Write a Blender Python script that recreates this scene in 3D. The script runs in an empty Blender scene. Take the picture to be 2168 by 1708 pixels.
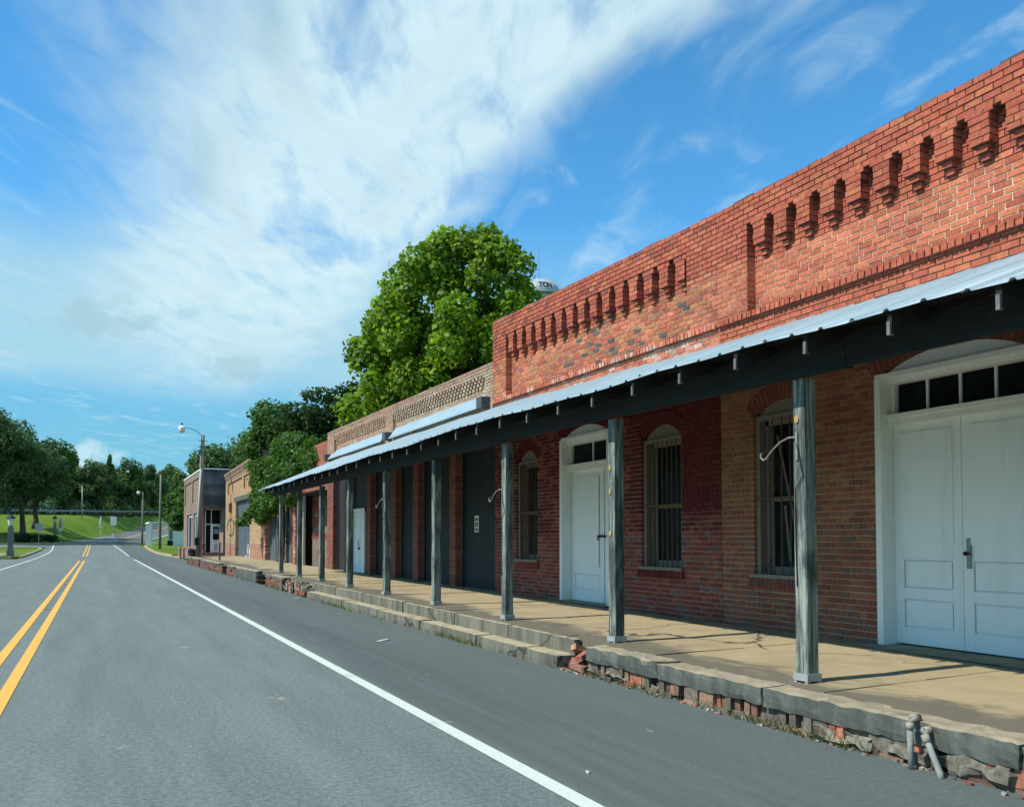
import bpy, bmesh, math, random
import numpy as np
from mathutils import Vector, Matrix, noise as mnoise
R = math.radians
scene = bpy.context.scene
C = bpy.context.scene.collection

# ------------------------------------------------------------------ camera
cam_d = bpy.data.cameras.new('camera'); cam = bpy.data.objects.new('camera', cam_d); C.objects.link(cam)
cam_d.sensor_fit = 'HORIZONTAL'; cam_d.sensor_width = 36.0
cam_d.lens = 36.0 * 1800.0 / 2167.0
cam_d.shift_x = 0.0; cam_d.shift_y = 224.14 / 2167.0
cam_d.clip_start = 0.1; cam_d.clip_end = 3000
EYE = Vector((0, 0, 1.55))
cam.location = EYE; cam.rotation_euler = (R(92.0), 0, R(-26.0))
scene.camera = cam

# ------------------------------------------------------------------ light
SUN_EL = 48.0
world = bpy.data.worlds.new('World'); scene.world = world; world.use_nodes = True
sun_d = bpy.data.lights.new('sun', 'SUN'); sun_d.energy = 4.9; sun_d.angle = R(0.53); sun_d.color = (1.0, 0.945, 0.86)
sun = bpy.data.objects.new('sun', sun_d); C.objects.link(sun)
sdir = Vector((-math.cos(R(SUN_EL)), 0.02, math.sin(R(SUN_EL)))).normalized()
sun.rotation_euler = sdir.to_track_quat('Z', 'Y').to_euler(); sun.location = (-60, 0, 60)
scene.view_settings.view_transform = 'Standard'; scene.view_settings.look = 'None'
scene.view_settings.exposure = 0.12; scene.view_settings.gamma = 1.0
scene.view_settings.use_curve_mapping = False
scene.cycles.max_bounces = 5; scene.cycles.diffuse_bounces = 3; scene.cycles.transmission_bounces = 3;
world.cycles.sampling_method = 'MANUAL'; world.cycles.sample_map_resolution = 512; scene.cycles.transparent_max_bounces = 8

class NT:
    """tiny node-graph helper"""
    def __init__(s, tree): s.t = tree; s.n = tree.nodes; s.l = tree.links
    def node(s, kind, **kw):
        n = s.n.new(kind)
        for k, v in kw.items(): setattr(n, k, v)
        return n
    def put(s, sock, v):
        if isinstance(v, bpy.types.NodeSocket): s.l.new(v, sock)
        elif v is not None:
            if hasattr(sock, 'default_value'):
                try: sock.default_value = v
                except Exception: sock.default_value = (*v, 1.0)
    def math(s, op, a, b=None, c=None, clamp=False):
        n = s.node('ShaderNodeMath', operation=op, use_clamp=clamp)
        for i, v in enumerate((a, b, c)):
            if v is not None: s.put(n.inputs[i], v)
        return n.outputs[0]
    def add(s, a, b): return s.math('ADD', a, b)
    def sub(s, a, b): return s.math('SUBTRACT', a, b)
    def mul(s, a, b): return s.math('MULTIPLY', a, b)
    def ramp(s, v, a, b, lo=0.0, hi=1.0):
        n = s.node('ShaderNodeMapRange', interpolation_type='SMOOTHSTEP')
        s.put(n.inputs[0], v); s.put(n.inputs[1], a); s.put(n.inputs[2], b); s.put(n.inputs[3], lo); s.put(n.inputs[4], hi)
        return n.outputs[0]
    def mix(s, f, a, b, blend='MIX'):
        n = s.node('ShaderNodeMix', data_type='RGBA', blend_type=blend)
        s.put(n.inputs[0], f); s.put(n.inputs[6], a if not isinstance(a, tuple) else (*a[:3], 1)); s.put(n.inputs[7], b if not isinstance(b, tuple) else (*b[:3], 1))
        return n.outputs[2]
    def noise(s, vec, scale, detail=4, rough=0.55, dist=0.0, lac=2.0):
        n = s.node('ShaderNodeTexNoise')
        if vec is not None: s.put(n.inputs['Vector'], vec)
        s.put(n.inputs['Scale'], scale); s.put(n.inputs['Detail'], detail); s.put(n.inputs['Roughness'], rough)
        s.put(n.inputs['Distortion'], dist); s.put(n.inputs['Lacunarity'], lac)
        return n.outputs[0]
    def vscale(s, vec, sx, sy, sz, off=(0, 0, 0)):
        n = s.node('ShaderNodeMapping'); s.put(n.inputs[0], vec)
        n.inputs['Scale'].default_value = (sx, sy, sz); n.inputs['Location'].default_value = off
        return n.outputs[0]
    def sep(s, v):
        n = s.node('ShaderNodeSeparateXYZ'); s.put(n.inputs[0], v); return n.outputs
    def comb(s, x, y, z):
        n = s.node('ShaderNodeCombineXYZ'); s.put(n.inputs[0], x); s.put(n.inputs[1], y); s.put(n.inputs[2], z); return n.outputs[0]

# ------------------------------------------------------------------ sky with a high cirrus layer
g = NT(world.node_tree); g.n.clear()
out = g.node('ShaderNodeOutputWorld'); bg = g.node('ShaderNodeBackground')
SKY_STRENGTH = 0.145
bg.inputs[1].default_value = SKY_STRENGTH
sky = g.node('ShaderNodeTexSky', sky_type='NISHITA'); sky.sun_disc = False
sky.sun_elevation = R(SUN_EL); sky.sun_rotation = R(270.0); sky.altitude = 100
sky.air_density = 1.0; sky.dust_density = 0.1; sky.ozone_density = 1.2
tc = g.node('ShaderNodeTexCoord')
d = g.sep(tc.outputs['Generated'])
zz = g.math('MAXIMUM', d[2], 0.03)
px = g.math('DIVIDE', d[0], zz); py = g.math('DIVIDE', d[1], zz)          # cloud layer at unit height
pv = g.comb(px, py, 0.0)
warp = g.sub(g.noise(g.vscale(pv, 1.3, 0.7, 1, (3.1, 1.7, 0)), 1.0, 3), 0.5)
bx = g.add(px, g.mul(warp, 0.7))
rot = g.node('ShaderNodeMapping'); g.l.new(pv, rot.inputs[0]); rot.inputs['Rotation'].default_value = (0, 0, R(24)); rv = rot.outputs[0]
fib = g.noise(g.vscale(rv, 2.2, 1.0, 1, (0.3, 0.8, 0.2)), 1.2, 6, 0.55, 0.6)
fine = g.noise(g.vscale(rv, 6.5, 2.2, 1, (7.3, 2.8, 0.2)), 1.3, 6, 0.6, 0.6)
# one long cirrus bank lying along the street
left = g.ramp(g.add(bx, g.mul(g.sub(fine, .5), .3)), -0.25, 0.45)
rgt = g.ramp(g.add(bx, g.mul(g.sub(fine, .5), .22)), 0.84, 1.12, 1.0, 0.0)
bank = g.mul(g.mul(left, rgt), g.ramp(py, 7.5, 3.2))
bank = g.mul(bank, g.ramp(g.add(fib, g.mul(g.sub(fine, 0.5), 0.60)), 0.20, 0.56, 0.22, 1.0))
# pale veil low in the sky and loose wisps everywhere
veil = g.mul(g.ramp(d[2], 0.36, 0.25), g.ramp(d[2], 0.145, 0.185))
veil = g.mul(veil, g.ramp(g.add(g.noise(g.vscale(pv, 1.1, 0.35, 1, (1.0, 4.4, 0)), 1.2, 4, 0.5, 0.5), g.mul(g.ramp(px, 1.6, 0.1), 0.20)), 0.34, 0.66, 0.25, 0.80))
wis = g.mul(g.ramp(g.noise(g.vscale(rv, 3.0, 1.2, 1, (4.4, 0.5, 0)), 1.4, 6, 0.56, 1.0), 0.48, 0.86), 0.55)
den = g.math('MAXIMUM', bank, wis)
ccol = g.mix(g.ramp(fib, 0.42, 0.80), (4.3, 5.6, 6.05), (3.1, 4.35, 4.95))
# a few small low cumulus puffs
def blob(dx, dy, dz, sx, sz, seed, amt):
    v = Vector((dx, dy, dz)).normalized()
    a = g.math('DIVIDE', g.sub(g.math('ARCTAN2', d[0], d[1]), math.atan2(v.x, v.y)), sx)
    b = g.math('DIVIDE', g.sub(d[2], v.z), sz)
    r2 = g.math('SQRT', g.add(g.mul(a, a), g.mul(b, b)))
    n = g.noise(g.vscale(tc.outputs['Generated'], 1, 1, 1.4, (seed, seed * .7, 0)), 34, 5, 0.58, 0.2)
    return g.mul(g.ramp(g.add(r2, g.mul(g.sub(n, 0.5), 4.2)), 1.5, 0.2), amt)
grey = g.math('MAXIMUM', blob(0.002, 1, 0.2325, 0.050, 0.018, 1.0, .60), blob(0.139, 1, 0.194, 0.032, 0.012, 2.0, .55))
puff = g.math('MAXIMUM', blob(-0.017, 1, 0.078, 0.030, 0.020, 3.0, .8), blob(0.030, 1, 0.063, 0.05, 0.013, 4.0, .7))
lowk = g.ramp(d[2], 0.0, 0.36, 0.56, 1.0)
skyc = g.mix(1.0, g.mix(1.0, sky.outputs[0], (0.44, 1.10, 1.36), 'MULTIPLY'), g.comb(lowk, lowk, lowk), 'MULTIPLY')
c0 = g.mix(veil, g.mix(g.ramp(d[2], 0.32, 0.04, 0.0, 0.65), skyc, (1.40, 3.45, 4.6)), (2.9, 4.6, 5.2))
c1 = g.mix(g.math('MINIMUM', den, 0.97), c0, ccol)
c2 = g.mix(grey, c1, (2.35, 3.75, 4.4))
c3 = g.mix(puff, c2, (3.9, 5.3, 5.8))
g.l.new(c3, bg.inputs[0]); g.l.new(bg.outputs[0], out.inputs[0])

# ------------------------------------------------------------------ helpers
def lin(r, gg, b):
    f = lambda c: c / 12.92 if c <= 0.04045 else ((c + 0.055) / 1.055) ** 2.4
    return (f(r / 255), f(gg / 255), f(b / 255))

class MB:
    """collects verts, faces and a colour per vertex"""
    def __init__(s): s.v = []; s.f = []; s.c = []; s.smooth = False
    def quad(s, a, b, c, d, col=(1, 1, 1)):
        n = len(s.v); s.v += [tuple(a), tuple(b), tuple(c), tuple(d)]; s.f.append((n, n+1, n+2, n+3)); s.c += [col] * 4
    def poly(s, pts, col=(1, 1, 1)):
        n = len(s.v); s.v += [tuple(p) for p in pts]; s.f.append(tuple(range(n, n+len(pts)))); s.c += [col] * len(pts)
    def box(s, x0, x1, y0, y1, z0, z1, col=(1, 1, 1), jit=0.0, rng=None, skip=()):
        n = len(s.v)
        for x in (x0, x1):
            for y in (y0, y1):
                for z in (z0, z1):
                    if jit: s.v.append((x + rng.uniform(-jit, jit), y + rng.uniform(-jit, jit), z + rng.uniform(-jit, jit)))
                    else: s.v.append((x, y, z))
        s.c += [col] * 8
        fs = {'x0': (0, 1, 3, 2), 'x1': (4, 6, 7, 5), 'y0': (0, 4, 5, 1), 'y1': (2, 3, 7, 6), 'z0': (0, 2, 6, 4), 'z1': (1, 5, 7, 3)}
        for k, f in fs.items():
            if k not in skip: s.f.append(tuple(n + i for i in f))
    def tube(s, pts, radii, seg=8, col=(1, 1, 1), cap=True):
        pts = [Vector(p) for p in pts]; n0 = len(s.v)
        if not hasattr(radii, '__len__'): radii = [radii] * len(pts)
        ref = Vector((0.13, 0.21, 0.97))
        for i, p in enumerate(pts):
            t = (pts[min(i+1, len(pts)-1)] - pts[max(i-1, 0)]).normalized()
            r0 = ref if abs(t.dot(ref)) < 0.9 else Vector((1, 0, 0))
            u = t.cross(r0).normalized(); w = t.cross(u)
            for k in range(seg):
                a = 2 * math.pi * k / seg
                s.v.append(tuple(p + (u * math.cos(a) + w * math.sin(a)) * radii[i])); s.c.append(col)
        for i in range(len(pts) - 1):
            for k in range(seg):
                a = n0 + i * seg + k; b = n0 + i * seg + (k + 1) % seg
                s.f.append((a, b, b + seg, a + seg))
        if cap:
            s.f.append(tuple(n0 + k for k in reversed(range(seg))))
            s.f.append(tuple(n0 + (len(pts)-1) * seg + k for k in range(seg)))
    def lathe(s, cx, cy, prof, seg=16, col=(1, 1, 1)):
        n0 = len(s.v)
        for r, z in prof:
            for k in range(seg):
                a = 2 * math.pi * k / seg
                s.v.append((cx + r * math.cos(a), cy + r * math.sin(a), z)); s.c.append(col)
        for i in range(len(prof) - 1):
            for k in range(seg):
                a = n0 + i * seg + k; b = n0 + i * seg + (k + 1) % seg
                s.f.append((a, b, b + seg, a + seg))
        s.f.append(tuple(n0 + k for k in reversed(range(seg))))
        s.f.append(tuple(n0 + (len(prof)-1) * seg + k for k in range(seg)))
    def mesh(s, name):
        me = bpy.data.meshes.new(name); me.from_pydata(s.v, [], s.f)
        at = me.color_attributes.new('Col', 'FLOAT_COLOR', 'POINT')
        at.data.foreach_set('color', np.array([(*c[:3], 1.0) for c in s.c], dtype=np.float32).ravel())
        if s.smooth: me.polygons.foreach_set('use_smooth', np.ones(len(s.f), dtype=bool))
        me.update(); return me
    def build(s, name, mat, parent=None, **kw):
        return link(name, s.mesh(name), mat, parent, **kw)

def link(name, me, mat, parent=None, label=None, cat=None, group=None, kind=None):
    o = bpy.data.objects.new(name, me); C.objects.link(o)
    if me is not None and mat is not None and not me.materials: me.materials.append(mat)
    if parent is not None: o.parent = parent
    return tag(o, label, cat, group, kind)
def tag(o, label=None, cat=None, group=None, kind=None):
    if label: o['label'] = label
    if cat: o['category'] = cat
    if group: o['group'] = group
    if kind: o['kind'] = kind
    return o
def thing(name, label, cat, loc=(0, 0, 0), rz=0.0, group=None):
    o = bpy.data.objects.new(name, None); C.objects.link(o); o.location = loc; o.rotation_euler = (0, 0, rz)
    o.empty_display_size = 0.2
    return tag(o, label, cat, group)
def copy_tree(o, parent=None):
    c = o.copy(); C.objects.link(c); c.parent = parent
    for ch in list(o.children): copy_tree(ch, c)
    return c
def rough_mesh(name, x0, x1, y0, y1, z0, z1, cell=0.07, amp=0.012, seed=0, bev=0.012, col=(1, 1, 1)):
    """a worn block: subdivided box, edges softened, surface pushed about by noise"""
    bm = bmesh.new()
    nx, ny, nz = [max(1, int(round(abs(b - a) / cell))) for a, b in ((x0, x1), (y0, y1), (z0, z1))]
    nx, ny, nz = min(nx, 8), min(ny, 40), min(nz, 6)
    idx = {}
    def V(i, j, k):
        if (i, j, k) not in idx:
            p = Vector((x0 + (x1-x0)*i/nx, y0 + (y1-y0)*j/ny, z0 + (z1-z0)*k/nz))
            e = (i in (0, nx)) + (j in (0, ny)) + (k in (0, nz))
            q = Vector(p); cc = Vector(((x0+x1)/2, (y0+y1)/2, (z0+z1)/2))
            if e >= 2:
                dd = Vector((math.copysign(1, cc.x-p.x) if i in (0, nx) else 0, math.copysign(1, cc.y-p.y) if j in (0, ny) else 0, math.copysign(1, cc.z-p.z) if k in (0, nz) else 0))
                w = bev * (0.5 + 1.3 * abs(mnoise.noise(p * 5.0 + Vector((seed, 0, 0)))) * 2)
                q += dd * w
            q += amp * Vector((mnoise.noise(p * 6 + Vector((seed*1.7, 3, 0))), mnoise.noise(p * 6 + Vector((9, seed*1.3, 0))), mnoise.noise(p * 6 + Vector((2, 5, seed)))))
            q += 0.4 * amp * Vector((mnoise.noise(p * 21 + Vector((seed*1.7, 3, 0))), mnoise.noise(p * 21 + Vector((9, seed*1.3, 0))), mnoise.noise(p * 21 + Vector((2, 5, seed)))))
            idx[(i, j, k)] = bm.verts.new(q)
        return idx[(i, j, k)]
    for j in range(ny):
        for k in range(nz):
            bm.faces.new((V(0, j, k), V(0, j, k+1), V(0, j+1, k+1), V(0, j+1, k))); bm.faces.new((V(nx, j, k), V(nx, j+1, k), V(nx, j+1, k+1), V(nx, j, k+1)))
    for i in range(nx):
        for k in range(nz):
            bm.faces.new((V(i, 0, k), V(i+1, 0, k), V(i+1, 0, k+1), V(i, 0, k+1))); bm.faces.new((V(i, ny, k), V(i, ny, k+1), V(i+1, ny, k+1), V(i+1, ny, k)))
    for i in range(nx):
        for j in range(ny):
            bm.faces.new((V(i, j, 0), V(i, j+1, 0), V(i+1, j+1, 0), V(i+1, j, 0))); bm.faces.new((V(i, j, nz), V(i+1, j, nz), V(i+1, j+1, nz), V(i, j+1, nz)))
    me = bpy.data.meshes.new(name); bm.to_mesh(me); bm.free()
    at = me.color_attributes.new('Col', 'FLOAT_COLOR', 'POINT')
    at.data.foreach_set('color', np.tile(np.array([*col, 1.0], dtype=np.float32), len(me.vertices)))
    return me

# ------------------------------------------------------------------ materials
def new_mat(name):
    m = bpy.data.materials.new(name); m.use_nodes = True
    gg = NT(m.node_tree); b = gg.n['Principled BSDF']
    return m, gg, b
def wpos(gg): return gg.node('ShaderNodeNewGeometry').outputs['Position']
def bump(gg, b, h, strength=0.3, dist=0.01):
    n = gg.node('ShaderNodeBump'); n.inputs['Strength'].default_value = strength; n.inputs['Distance'].default_value = dist
    gg.put(n.inputs['Height'], h); gg.l.new(n.outputs[0], b.inputs['Normal'])
def mat_vcol(name, rough=0.85, n_scale=14.0, n_amt=0.35, blotch=0.25, bs=0.35, bump_s=60, spec=0.25):
    m, gg, b = new_mat(name)
    a = gg.node('ShaderNodeAttribute', attribute_name='Col').outputs['Color']; P = wpos(gg)
    n1 = gg.noise(P, n_scale, 6, 0.65); n2 = gg.noise(P, 1.1, 5, 0.6, 0.5)
    f = gg.add(gg.ramp(n1, 0.25, 0.75, 1 - n_amt, 1 + n_amt * .6), gg.ramp(n2, 0.3, 0.7, -blotch, blotch * .5))
    col = gg.mix(1.0, a, gg.comb(f, f, f), 'MULTIPLY')
    gg.l.new(col, b.inputs['Base Color']); b.inputs['Roughness'].default_value = rough
    b.inputs['Specular IOR Level'].default_value = spec
    bump(gg, b, gg.noise(P, bump_s, 5, 0.7), bs, 0.006)
    return m
def mat_plain(name, col, rough=0.6, metal=0.0, var=0.15, scale=9.0, bs=0.1, bump_s=40, stretch=(1, 1, 1), spec=0.3, dirt=None, dirt_amt=0.5):
    m, gg, b = new_mat(name); P = gg.vscale(wpos(gg), *stretch)
    n1 = gg.noise(P, scale, 6, 0.62); n2 = gg.noise(P, scale * .17, 4, 0.6, .4)
    f = gg.ramp(gg.add(gg.mul(n1, .6), gg.mul(n2, .4)), 0.3, 0.7, 1 - var, 1 + var * .7)
    c = gg.mix(1.0, tuple(col), gg.comb(f, f, f), 'MULTIPLY')
    if dirt: c = gg.mix(gg.ramp(gg.noise(P, scale * .45, 7, 0.7, 1.0), .52, .72, 0, dirt_amt), c, tuple(dirt))
    gg.l.new(c, b.inputs['Base Color']); b.inputs['Roughness'].default_value = rough; b.inputs['Metallic'].default_value = metal
    b.inputs['Specular IOR Level'].default_value = spec
    if bs: bump(gg, b, gg.noise(P, bump_s, 4, 0.65), bs, 0.004)
    return m
def mat_leaf(name, trans=0.45):
    m, gg, b = new_mat(name)
    a = gg.node('ShaderNodeAttribute', attribute_name='Col').outputs['Color']
    gg.l.new(a, b.inputs['Base Color']); b.inputs['Roughness'].default_value = 0.55; b.inputs['Specular IOR Level'].default_value = 0.22
    t = gg.node('ShaderNodeBsdfTranslucent'); gg.l.new(gg.mix(1.0, a, (1.25, 1.5, 0.5), 'MULTIPLY'), t.inputs[0])
    mx = gg.node('ShaderNodeMixShader'); mx.inputs[0].default_value = trans
    gg.l.new(b.outputs[0], mx.inputs[1]); gg.l.new(t.outputs[0], mx.inputs[2])
    gg.l.new(mx.outputs[0], gg.n['Material Output'].inputs[0])
    return m

M_brick = mat_vcol('brick', 0.9, 22, 0.30, 0.10, 0.5, 90)
M_mortar = mat_vcol('mortar', 0.95, 30, 0.30, 0.2, 0.6, 120)
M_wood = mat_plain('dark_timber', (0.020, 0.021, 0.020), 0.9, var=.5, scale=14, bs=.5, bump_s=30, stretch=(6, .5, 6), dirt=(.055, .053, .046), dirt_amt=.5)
M_glass_dark, gg, b = new_mat('dark_glass')
P = wpos(gg)
gg.l.new(gg.mix(gg.ramp(gg.noise(P, 3, 5, .6), .4, .7), (.004, .007, .009), (.012, .018, .02)), b.inputs['Base Color']); b.inputs['Roughness'].default_value = .35; b.inputs['Specular IOR Level'].default_value = .12
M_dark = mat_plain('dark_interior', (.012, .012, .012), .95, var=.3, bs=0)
M_white = mat_plain('white_paint', (0.84, 0.88, 0.86), 0.6, var=.07, scale=6, bs=.15, bump_s=35, stretch=(1, 1, .35), dirt=(.50, .53, .50), dirt_amt=.30)
M_beige = mat_plain('beige_paint', (0.225, 0.19, 0.155), 0.75, var=.12, scale=7, bs=.2, dirt=(.10, .08, .065), dirt_amt=.6)
M_iron = mat_plain('rusty_iron', (0.13, 0.088, 0.06), .8, .2, var=.4, scale=40, bs=.3, bump_s=90)
M_steel = mat_plain('weathered_steel', (0.30, 0.31, 0.30), .55, .5, var=.2, scale=20, bs=.05)
M_black = mat_plain('black_metal', (.02, .022, .022), .5, .3, var=.2, bs=0)
M_panel = mat_plain('slate_board', (0.020, 0.028, 0.032), .7, var=.18, scale=2.2, bs=.12, bump_s=14, stretch=(1, 1.5, .5), dirt=(.042, .052, .054), dirt_amt=.35)
M_foil = mat_plain('galvanised_flashing', (0.36, 0.47, 0.50), .42, .2, var=.1, scale=3, bs=.15, bump_s=5)

# old door paint: scuffed and flaked in small patches
M_door, gg, b = new_mat('door_paint'); P = wpos(gg)
fl = gg.ramp(gg.noise(gg.vscale(P, 1, 1.6, .8), 7, 7, .74, .4), .665, .69); gm = gg.noise(gg.vscale(P, 1, 2.4, .35), 2.2, 6, .66, .5)
c = gg.mix(gg.ramp(gm, .45, .75, 0, .35), (.86, .90, .88), (.62, .66, .63)); c = gg.mix(gg.mul(fl, .8), c, (.33, .30, .25))
gg.l.new(c, b.inputs['Base Color']); b.inputs['Roughness'].default_value = .6; bump(gg, b, gg.add(gg.mul(fl, -1.0), gg.noise(gg.vscale(P, 1, 12, 1), 9, 4, .6)), .25, .004)

# corrugated roofing
M_roof, gg, b = new_mat('galvanised_roofing'); P = wpos(gg)
n1 = gg.noise(gg.vscale(P, .7, 3.5, .7), 1.2, 5, .6); n2 = gg.noise(P, 30, 3, .6)
gg.l.new(gg.mix(gg.ramp(gg.add(gg.mul(n1, .75), gg.mul(n2, .25)), .35, .68), (.32, .42, .45), (.44, .54, .57)), b.inputs['Base Color'])
b.inputs['Metallic'].default_value = .2; b.inputs['Roughness'].default_value = .5

# porch post timber: weathered treated pine
M_post, gg, b = new_mat('weathered_post'); P = wpos(gg)
gr = gg.noise(gg.vscale(P, 26, 26, 1.1), 1.0, 6, .65, .9); bl = gg.noise(gg.vscale(P, 3, 3, .8), 1.6, 5, .65, .6)
c = gg.mix(gg.ramp(gr, .33, .66), (.036, .044, .040), (.31, .36, .30))
c = gg.mix(gg.ramp(bl, .40, .62, 0, .85), c, (.024, .031, .029))
c = gg.mix(gg.ramp(gg.noise(gg.vscale(P, 5, 5, 1), 2.2, 4, .6, 1.2), .70, .76, 0, .8), c, (.025, .025, .02))
gg.l.new(c, b.inputs['Base Color']); b.inputs['Roughness'].default_value = .85
bump(gg, b, gr, .5, .008)

# asphalt
def mat_asphalt(name, base, seed, dark):
    m, gg, b = new_mat(name); P = wpos(gg)
    grain = gg.noise(P, 95, 3, .75); gr2 = gg.noise(P, 330, 2, .6)
    big = gg.noise(gg.vscale(P, 1.1, .05, 1, (seed, 0, 0)), 1.0, 5, .6, .1); mid = gg.noise(gg.vscale(P, 2.6, .35, 1, (0, seed, 0)), 1.0, 6, .68, .3)
    f = gg.add(gg.ramp(big, .3, .7, .90, 1.07), gg.ramp(mid, .3, .72, -.09, .08))
    coarse = gg.noise(P, 24, 6, .82)
    f = gg.mul(f, gg.ramp(gg.add(gg.mul(grain, .5), gg.mul(gr2, .3)), .20, .62, .66, 1.36))
    f = gg.mul(f, gg.ramp(coarse, .30, .70, .62, 1.38))
    spk = gg.node('ShaderNodeTexVoronoi'); spk.inputs['Scale'].default_value = 42; gg.l.new(P, spk.inputs['Vector'])
    f = gg.add(f, gg.mul(gg.ramp(spk.outputs['Distance'], .20, .10), gg.ramp(gg.noise(P, 20, 2), .52, .62, 0, .9)))
    c = gg.mix(1.0, tuple(base), gg.comb(f, f, f), 'MULTIPLY')
    # dark smear left by traffic beside the edge line
    xs = gg.sep(P)
    wob = gg.mul(gg.sub(gg.noise(gg.vscale(P, .4, .10, 1), 1.0, 5, .65), .5), .7)
    xw = gg.add(xs[0], wob)
    band = gg.mul(gg.ramp(xw, 2.5, 3.0), gg.ramp(xw, 4.3, 3.3))
    brk = gg.ramp(gg.noise(gg.vscale(P, 4.5, .16, 1, (5, 2, 0)), 1.0, 6, .7, .25), .34, .62, .12, 1.0)
    c = gg.mix(gg.mul(gg.mul(band, brk), dark), c, tuple(k * .44 for k in base))
    c = gg.mix(gg.mul(gg.ramp(gg.add(xs[0], gg.mul(wob, .25)), 2.62, 2.78), .62), c, tuple(k * .58 for k in base))
    oil = gg.ramp(gg.noise(gg.vscale(P, 1.3, .8, 1, (seed, 9, 0)), 1.6, 6, .7, .4), .70, .80, 0, .35)
    c = gg.mix(oil, c, tuple(k * .35 for k in base))
    pale = gg.ramp(gg.noise(gg.vscale(P, 1.9, 1.2, 1, (3, 4, seed)), 1.3, 5, .6), .69, .73, 0, .6)
    c = gg.mix(pale, c, (.34, .32, .25))
    gg.l.new(c, b.inputs['Base Color']); b.inputs['Roughness'].default_value = .82; b.inputs['Specular IOR Level'].default_value = .3
    bump(gg, b, gg.add(grain, gg.mul(gr2, .5)), .55, .006)
    return m
M_asph = mat_asphalt('asphalt', (.144, .176, .162), 2.0, .80)
def mat_paint(name, col):
    m, gg, b = new_mat(name); P = wpos(gg)
    f = gg.ramp(gg.noise(P, 60, 4, .7), .3, .7, .82, 1.08); w = gg.ramp(gg.noise(gg.vscale(P, 3, .8, 1), 2.0, 7, .72), .56, .70, 0, .6)
    c = gg.mix(w, gg.mix(1.0, tuple(col), gg.comb(f, f, f), 'MULTIPLY'), (.20, .21, .19))
    gg.l.new(c, b.inputs['Base Color']); b.inputs['Roughness'].default_value = .7; return m
M_yel = mat_paint('yellow_paint', (.74, .40, .055)); M_wht = mat_paint('white_road_paint', (.58, .64, .56))

# concrete of the walk: buff, with dark lichen where the rain gets in under the roof edge
def mat_conc(name, buff, grey, dark, edge=True, amt=1.0):
    m, gg, b = new_mat(name); P = wpos(gg); xs = gg.sep(P)
    n1 = gg.noise(P, 1.7, 6, .62, .6); n2 = gg.noise(P, 9, 6, .7); n3 = gg.noise(P, 120, 3, .7)
    c = gg.mix(gg.ramp(n1, .40, .70), tuple(buff), tuple(k * .80 for k in buff))
    c = gg.mix(gg.ramp(n2, .45, .75, 0, .35), c, tuple(grey))
    if edge:
        e = gg.add(gg.ramp(xs[0], 6.6, 5.2, 0, .40), gg.noise(gg.vscale(P, 1.1, .6, 1, (2, 2, 0)), 1.3, 7, .66, .5))
        c = gg.mix(gg.ramp(e, .62, .80, 0, .85 * amt), c, tuple(dark))
        c = gg.mix(gg.ramp(gg.noise(gg.vscale(P, 1.6, 1.1, 1, (8, 3, 0)), 2.6, 7, .72, .3), .66, .72, 0, .55), c, (.50, .50, .42))
    else:
        e = gg.noise(gg.vscale(P, 2, 3.2, .5, (2, 2, 0)), 1.3, 7, .66, .3)
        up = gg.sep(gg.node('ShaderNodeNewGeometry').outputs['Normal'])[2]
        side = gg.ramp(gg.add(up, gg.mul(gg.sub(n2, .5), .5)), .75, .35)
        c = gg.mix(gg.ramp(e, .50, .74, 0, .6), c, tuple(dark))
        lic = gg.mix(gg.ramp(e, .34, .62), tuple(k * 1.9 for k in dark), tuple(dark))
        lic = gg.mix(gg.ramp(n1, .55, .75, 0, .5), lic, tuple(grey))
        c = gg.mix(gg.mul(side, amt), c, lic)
    wn = gg.node('ShaderNodeTexNoise'); wn.inputs['Scale'].default_value = 1.6; wn.inputs['Detail'].default_value = 6; gg.l.new(P, wn.inputs['Vector'])
    vm = gg.node('ShaderNodeVectorMath', operation='MULTIPLY_ADD'); gg.l.new(wn.outputs['Color'], vm.inputs[0]); vm.inputs[1].default_value = (.42, .42, .42); gg.l.new(P, vm.inputs[2])
    crk = gg.node('ShaderNodeTexVoronoi', feature='DISTANCE_TO_EDGE'); crk.inputs['Scale'].default_value = .40; gg.l.new(vm.outputs[0], crk.inputs['Vector'])
    cm = gg.mul(gg.ramp(crk.outputs['Distance'], .0085, .0025), gg.ramp(gg.noise(P, .5, 3, .5), .46, .54))
    c = gg.mix(gg.mul(cm, .85), c, (.045, .042, .035))
    f = gg.ramp(n3, .3, .7, .86, 1.12); c = gg.mix(1.0, c, gg.comb(f, f, f), 'MULTIPLY')
    gg.l.new(c, b.inputs['Base Color']); b.inputs['Roughness'].default_value = .92; b.inputs['Specular IOR Level'].default_value = .2
    bump(gg, b, gg.add(gg.mul(n2, .8), n3), .45, .006)
    return m
M_walk = mat_conc('walk_concrete', (.40, .325, .19), (.29, .26, .19), (.115, .108, .082))
M_cope = mat_conc('coping_concrete', (.36, .31, .21), (.20, .195, .155), (.062, .072, .062), edge=False, amt=.95)
M_step = mat_conc('step_concrete', (.44, .38, .24), (.26, .24, .18), (.085, .088, .070), edge=False, amt=.90)
M_rubble = mat_vcol('rubble', .95, 16, .4, .3, .8, 50)
M_post_base = mat_plain('post_base_zinc', (.36, .40, .40), .5, .2, var=.1, bs=.05)
M_pipe = mat_plain('chalky_pipe', (.27, .29, .26), .8, 0, var=.25, scale=12, bs=.3, dirt=(.16, .14, .10), dirt_amt=.6)
M_leaf = mat_leaf('leaf', .38); M_leaf_far = mat_leaf('far_leaf', .28)
M_bark = mat_plain('bark', (.085, .07, .055), .95, var=.5, scale=8, bs=.8, bump_s=14, stretch=(1, 1, .3))
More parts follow.
